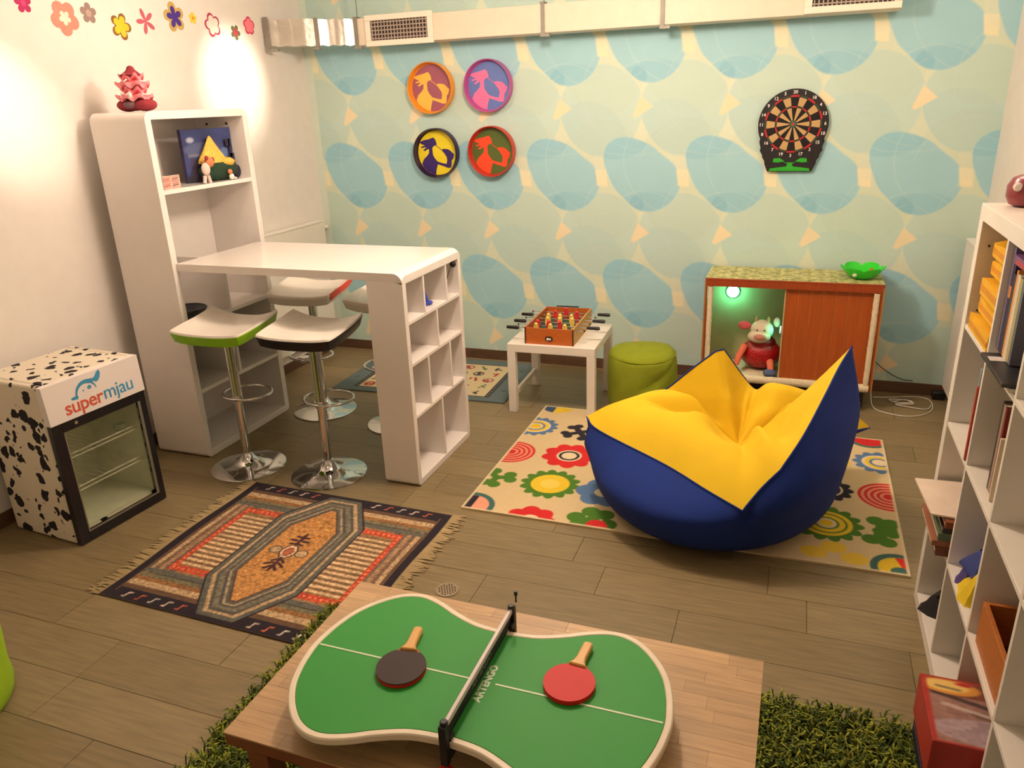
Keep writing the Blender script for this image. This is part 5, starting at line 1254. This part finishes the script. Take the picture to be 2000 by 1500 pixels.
part('red_label', MB().box(XS+0.0145, XS+0.0150, a-0.15, a-0.06, z0+0.2545, z0+0.268), cm((176, 50, 66), 0.5), o)
for k, (c_, dx_, nm) in enumerate((((206, 198, 178), -0.015, 'cream folder jutting out under the black one'), ((42, 40, 44), -0.06, 'black folder with white label jutting from the top shelf row'))):
    o = thing('folder', nm, 'folder', (XS+0.01, (a+b)/2-0.05, ZF+0.0005+k*0.013))
    zz = ZF+0.0005+k*0.013
    part('sleeve', MB().box(XS+dx_*0.4, XS+0.18, b+0.02, a-0.045, zz, zz+0.011), cm(c_, 0.4), o, bevel=0.001)
    if k: part('paper_label', MB().box(XS+dx_*0.4+0.008, XS+0.03, a-0.125, a-0.085, zz+0.011, zz+0.0116), cm((206, 200, 196), 0.6), o)
# second row
a, b = cell(0); z0 = lev(1)+0.0005
G2 = 'thin books in the far cell of the second shelf row'
book('thin red book leaning on the first divider in the second row', XS+0.001, b+0.028, z0, .014, .2, .24, (176, 66, 48), G2)
book('thin blue-grey book beside the red one in the second row', XS+0.010, b+0.0585, z0, .018, .2, .29, (126, 142, 150), G2)
a, b = cell(1); z0 = lev(1)+0.0005
y = a-0.145; G3 = 'books and magazines in the second shelf row'
for w, h, c_, nm in ((.012, .27, (58, 34, 26), 'thin dark brown book in the second shelf row'), (.022, .265, (150, 130, 118), 'grey-brown book in the second shelf row'), (.014, .262, (120, 22, 20), 'dark red book in the second shelf row'),
                     (.012, .24, (206, 96, 50), 'orange magazine in the second shelf row'), (.010, .225, (104, 130, 112), 'sage green magazine in the second shelf row')):
    book(nm, XS+0.03+(0.01 if c_[0] > 100 and w < .013 else 0), y, z0, w, .21, h, c_, G3); y -= w+0.0012
o = part('white_folder', MB().box(XS+0.02, XS+0.24, y-0.012, y-0.002, z0, z0+0.19), cm((214, 200, 170), 0.6), bevel=0.001); tag(o, 'white folder right of the sage magazine in the second row', 'folder')
# third row: far cell, pile of magazines jutting over the edge
a, b = cell(0); z0 = lev(2)+0.0005
for k, (c_, h, dx_, nm) in enumerate((((108, 62, 42), .035, -.03, 'brown box at the bottom of the magazine pile'), ((150, 92, 66), .02, -.045, 'tan magazine bundle in the pile'), ((88, 104, 78), .028, -.03, 'green-grey magazine bundle in the pile'),
                                      ((48, 40, 34), .018, -.02, 'dark book near the top of the magazine pile'), ((128, 66, 26), .024, -.015, 'orange-brown book under the top sheet of the pile'))):
    o = thing('magazine_bundle', nm, 'magazines', (XS+0.1, (a+b)/2, z0), group='pile of magazines and books jutting from the third shelf row')
    part('stack', MB().box(XS+dx_, XS+0.2, b+0.02, a-0.05-0.01*k, z0, z0+h), cm(c_, 0.6), o, bevel=0.002, smooth=0)
    part('page_edge', MB().box(XS+dx_-0.0006, XS+dx_, b+0.03, a-0.07-0.01*k, z0+h*0.3, z0+h*0.6), cm((206, 184, 150), 0.7), o, smooth=0)
    z0 += h+0.0006
o = part('open_magazine', MB().add([(XS-.075, a-.03, z0+.002), (XS+.18, a-.02, z0+.002), (XS+.18, b+.02, z0+.002), (XS-.055, b+.05, z0+.002), (XS-.075, a-.03, z0+.008), (XS+.18, a-.02, z0+.010), (XS+.18, b+.02, z0+.010), (XS-.055, b+.05, z0+.008)],
                                  [(0, 1, 2, 3), (4, 7, 6, 5), (0, 4, 5, 1), (1, 5, 6, 2), (2, 6, 7, 3), (3, 7, 4, 0)]), cm((222, 204, 184), 0.6), smooth=0)
tag(o, 'pale magazine on top of the pile jutting from the third shelf row', 'magazine')
# third row second cell: blue and yellow felt thing
a, b = cell(1); z0 = lev(2)+0.0005
t = thing('felt_hat', 'crumpled blue and yellow felt hat in the third row of the shelf', 'hat', (XS+0.1, a-0.15, z0))
def crumple(cx, cy, z0_, sx, sy, h, seed):
    r_ = np.random.RandomState(seed); P = []
    for j in range(9):
        row_ = []
        for k in range(15):
            ang = 2*pi*(k % 14)/14; s_ = j/8; w = 1+0.22*sin(3*ang+seed)+0.1*r_.rand() if k < 14 else None
            if k == 14: row_.append(row_[0]); continue
            rad = (1-s_)**0.6*w; row_.append((cx+sx*rad*cos(ang), cy+sy*rad*sin(ang), z0_+h*s_**1.1*(1+0.25*sin(2*ang))))
        P.append(row_)
    return MB().grid(P)
part('blue_cloth', crumple(XS+0.095, a-0.12, z0+0.06, .085, .065, .10, 1), cm((44, 58, 120), 0.8), t, smooth=40)
part('yellow_band', crumple(XS+0.07, a-0.165, z0, .075, .07, .085, 2), cm((214, 184, 20), 0.8), t, smooth=40)
part('violet_patch', crumple(XS+0.065, a-0.085, z0, .055, .045, .095, 3), cm((92, 84, 160), 0.8), t, smooth=40)
# third row third cell: wooden tray box
a, b = cell(2); z0 = lev(2)+0.0005
t = thing('wooden_box', 'open orange-brown wooden box in the third row of the shelf', 'box', (XS+0.13, (a+b)/2, z0))
WB = mat('box_wood', (178, 104, 40), 0.5, noise=0.12, scale=8, stretch=(2, 12, 12)); WBD = mat('box_inside', (96, 46, 24), 0.6)
for nm, mb in (('side_wall', MB().box(XS+.015, XS+.027, b+.012, a-.04, z0, z0+.13)), ('side_wall', MB().box(XS+.23, XS+.242, b+.012, a-.04, z0, z0+.13)),
               ('end_wall', MB().box(XS+.027, XS+.23, a-.052, a-.04, z0, z0+.13)), ('end_wall', MB().box(XS+.027, XS+.23, b+.012, b+.024, z0, z0+.13))):
    part(nm, mb, WB, t, bevel=0.001)
part('base', MB().box(XS+.027, XS+.23, b+.024, a-.052, z0, z0+.008), WBD, t)
a, b = cell(3)
o = part('red_purse', MB().ball((XS+.16, a-.05, lev(2)+.028), (.05, .035, .0275)), cm((120, 40, 44), 0.6), smooth=80); tag(o, 'small dark red pouch at the right edge of the third shelf row', 'pouch')
# bottom row
a, b = cell(0); z0 = lev(3)+0.0005
t = thing('black_bag', 'crumpled black cloth bag in the bottom cell nearest the wall', 'bag', (XS+.12, a-.18, z0))
part('cloth', crumple(XS+.095, a-.11, z0, .085, .080, .13, 5), cm((30, 26, 30), 0.8), t, smooth=50)
part('strap', MB().tube([(XS+.05, a-.12, z0+.03), (XS+.04, a-.13, z0+.08), (XS+.09, a-.12, z0+.13)], .006, 6), cm((30, 26, 30), 0.8), t)
a, b = cell(1)
t = thing('dark_binder', 'dark grey binder standing in the bottom row beside the divider', 'binder', (XS+.2, a-.06, z0))
part('cover', MB().box(XS+.09, XS+.36, a-.11, a-.03, z0, z0+.27), cm((72, 68, 66), 0.6), t, bevel=0.003)
part('spine_hole', MB().cyl((XS+.0895, a-.07, z0+.05), (XS+.088, a-.07, z0+.05), .012, 12), CHROME, t)
# red board game box and a navy one below in the bottom row
def gameprint(U, V):
    p = Paint(U, V, (150, 112, 100), 0.02)
    g = np.sin(U*7+V*5)*np.sin(V*9-U*4); p.C *= (1+0.12*g[:, None])
    p.put(p.rect(-.1, 1.1, .72, 1.1), (120, 58, 34), .85); p.put(p.ell(.5, .22, .5, .2), (170, 152, 160), .7)
    for a_, b_, c_, d_, w_, c2 in ((.08, .74, .40, .62, .03, (44, 30, 32)), (.12, .58, .6, .42, .025, (196, 176, 160)), (.45, .60, .85, .30, .03, (190, 170, 160)), (.6, .66, .98, .40, .025, (90, 66, 56)), (.3, .48, .7, .36, .02, (110, 80, 66)), (.85, .18, .98, .12, .03, (190, 44, 50)), (.62, .52, .66, .44, .03, (176, 60, 60))):
        p.put(p.seg(a_, b_, c_, d_, w_), c2, .85)
    g2 = np.random.RandomState(4).rand(24, 24)[(V*23).astype(int).clip(0, 23), (U*23).astype(int).clip(0, 23)]; p.C *= (1+0.35*(g2[:, None]-0.5)); p.put(p.circ(.60, .34, .03), (70, 50, 44)); p.put(p.circ(.80, .30, .035), (70, 50, 44))
    p.put(p.ell(.18, .86, .20, .12), (216, 150, 60)); p.put(p.ell(.16, .87, .15, .085), (232, 196, 110)); p.put(p.seg(.10, .85, .24, .83, .018), (90, 80, 60), .8); p.put(p.ell(.28, .93, .06, .03), (190, 40, 40))
    p.put(-p.rect(.035, .965, .03, .97), (170, 44, 34), .95)
    return p.C
GB = (3.918, 4.30, -3.36, -3.10)
z0 = lev(3)
o = thing('navy_box', 'dark navy board game box under the red one at the bottom of the shelf', 'game box', (4.11, -3.23, z0+.0005))
part('carton', MB().box(GB[0]+.006, GB[1], GB[2]+.004, GB[3]-.004, z0+.0005, z0+.075), cm((30, 28, 44), 0.5), o, bevel=0.002)
part('lid_line', MB().box(GB[0]+.005, GB[0]+.006, GB[2]+.004, GB[3]-.004, z0+.04, z0+.043), cm((80, 76, 96), 0.5), o)
zt = z0+.0755
o = thing('red_game_box', 'worn red board game box jutting out of the bottom shelf row', 'game box', (4.11, -3.23, zt))
part('carton', MB().box(GB[0], GB[1], GB[2], GB[3], zt, zt+.135), mat('game_red', (168, 46, 38), 0.5, noise=0.12), o, bevel=0.002)
painted_grid('lid_picture', 90, 80, gameprint, lambda U, V: (GB[0]+.001+(GB[1]-GB[0]-.002)*U, GB[2]+.001+(GB[3]-GB[2]-.002)*V, 0*U+zt+.1358), PRINT, o)
# jar on top
t = thing('round_jar', 'round maroon jar with white eye on the near end top of the cube shelf', 'jar', (4.122, -2.390, SH))
part('jar_body', MB().lathe([(.03, 0.001), (.048, .008), (.058, .03), (.058, .062), (.046, .085), (.03, .093), (0, .095)], (4.122, -2.390, SH), 28), mat('maroon_glaze', (142, 62, 66), 0.3, noise=0.1), t)
part('eye', MB().ball((4.084, -2.431, SH+.062), (.014, .010, .013)), cm((230, 216, 206), 0.4), t)
t['label'] = 'round maroon jar with white eye on top of the cube shelf'

# recessed ceiling fixtures for the lamps (above the picture); the left foreground one is added for the fill light
for nm, (x, y), lb in (('ceiling_lamp', (2.45, -1.95), 'flush round ceiling lamp above the middle of the room'), ('ceiling_lamp', (1.9, -4.0), 'added flush round ceiling lamp for the fill light above the left foreground'),
                      ('ceiling_lamp', (1.05, -1.9), 'flush round ceiling lamp above the bar table'), ('ceiling_lamp', (4.1, -1.35), 'flush round ceiling lamp above the right corner')):
    t = thing(nm, lb, 'ceiling lamp', (x, y, HC-.04))
    part('rim', MB().lathe([(.24, -.001), (.25, -.01), (.25, -.035), (.235, -.04), (.225, -.03)], (x, y, HC), 36), WHITEM, t)
    part('reflector', MB().cyl((x, y, HC-.002), (x, y, HC-.008), .225, 36), WHITEM, t)
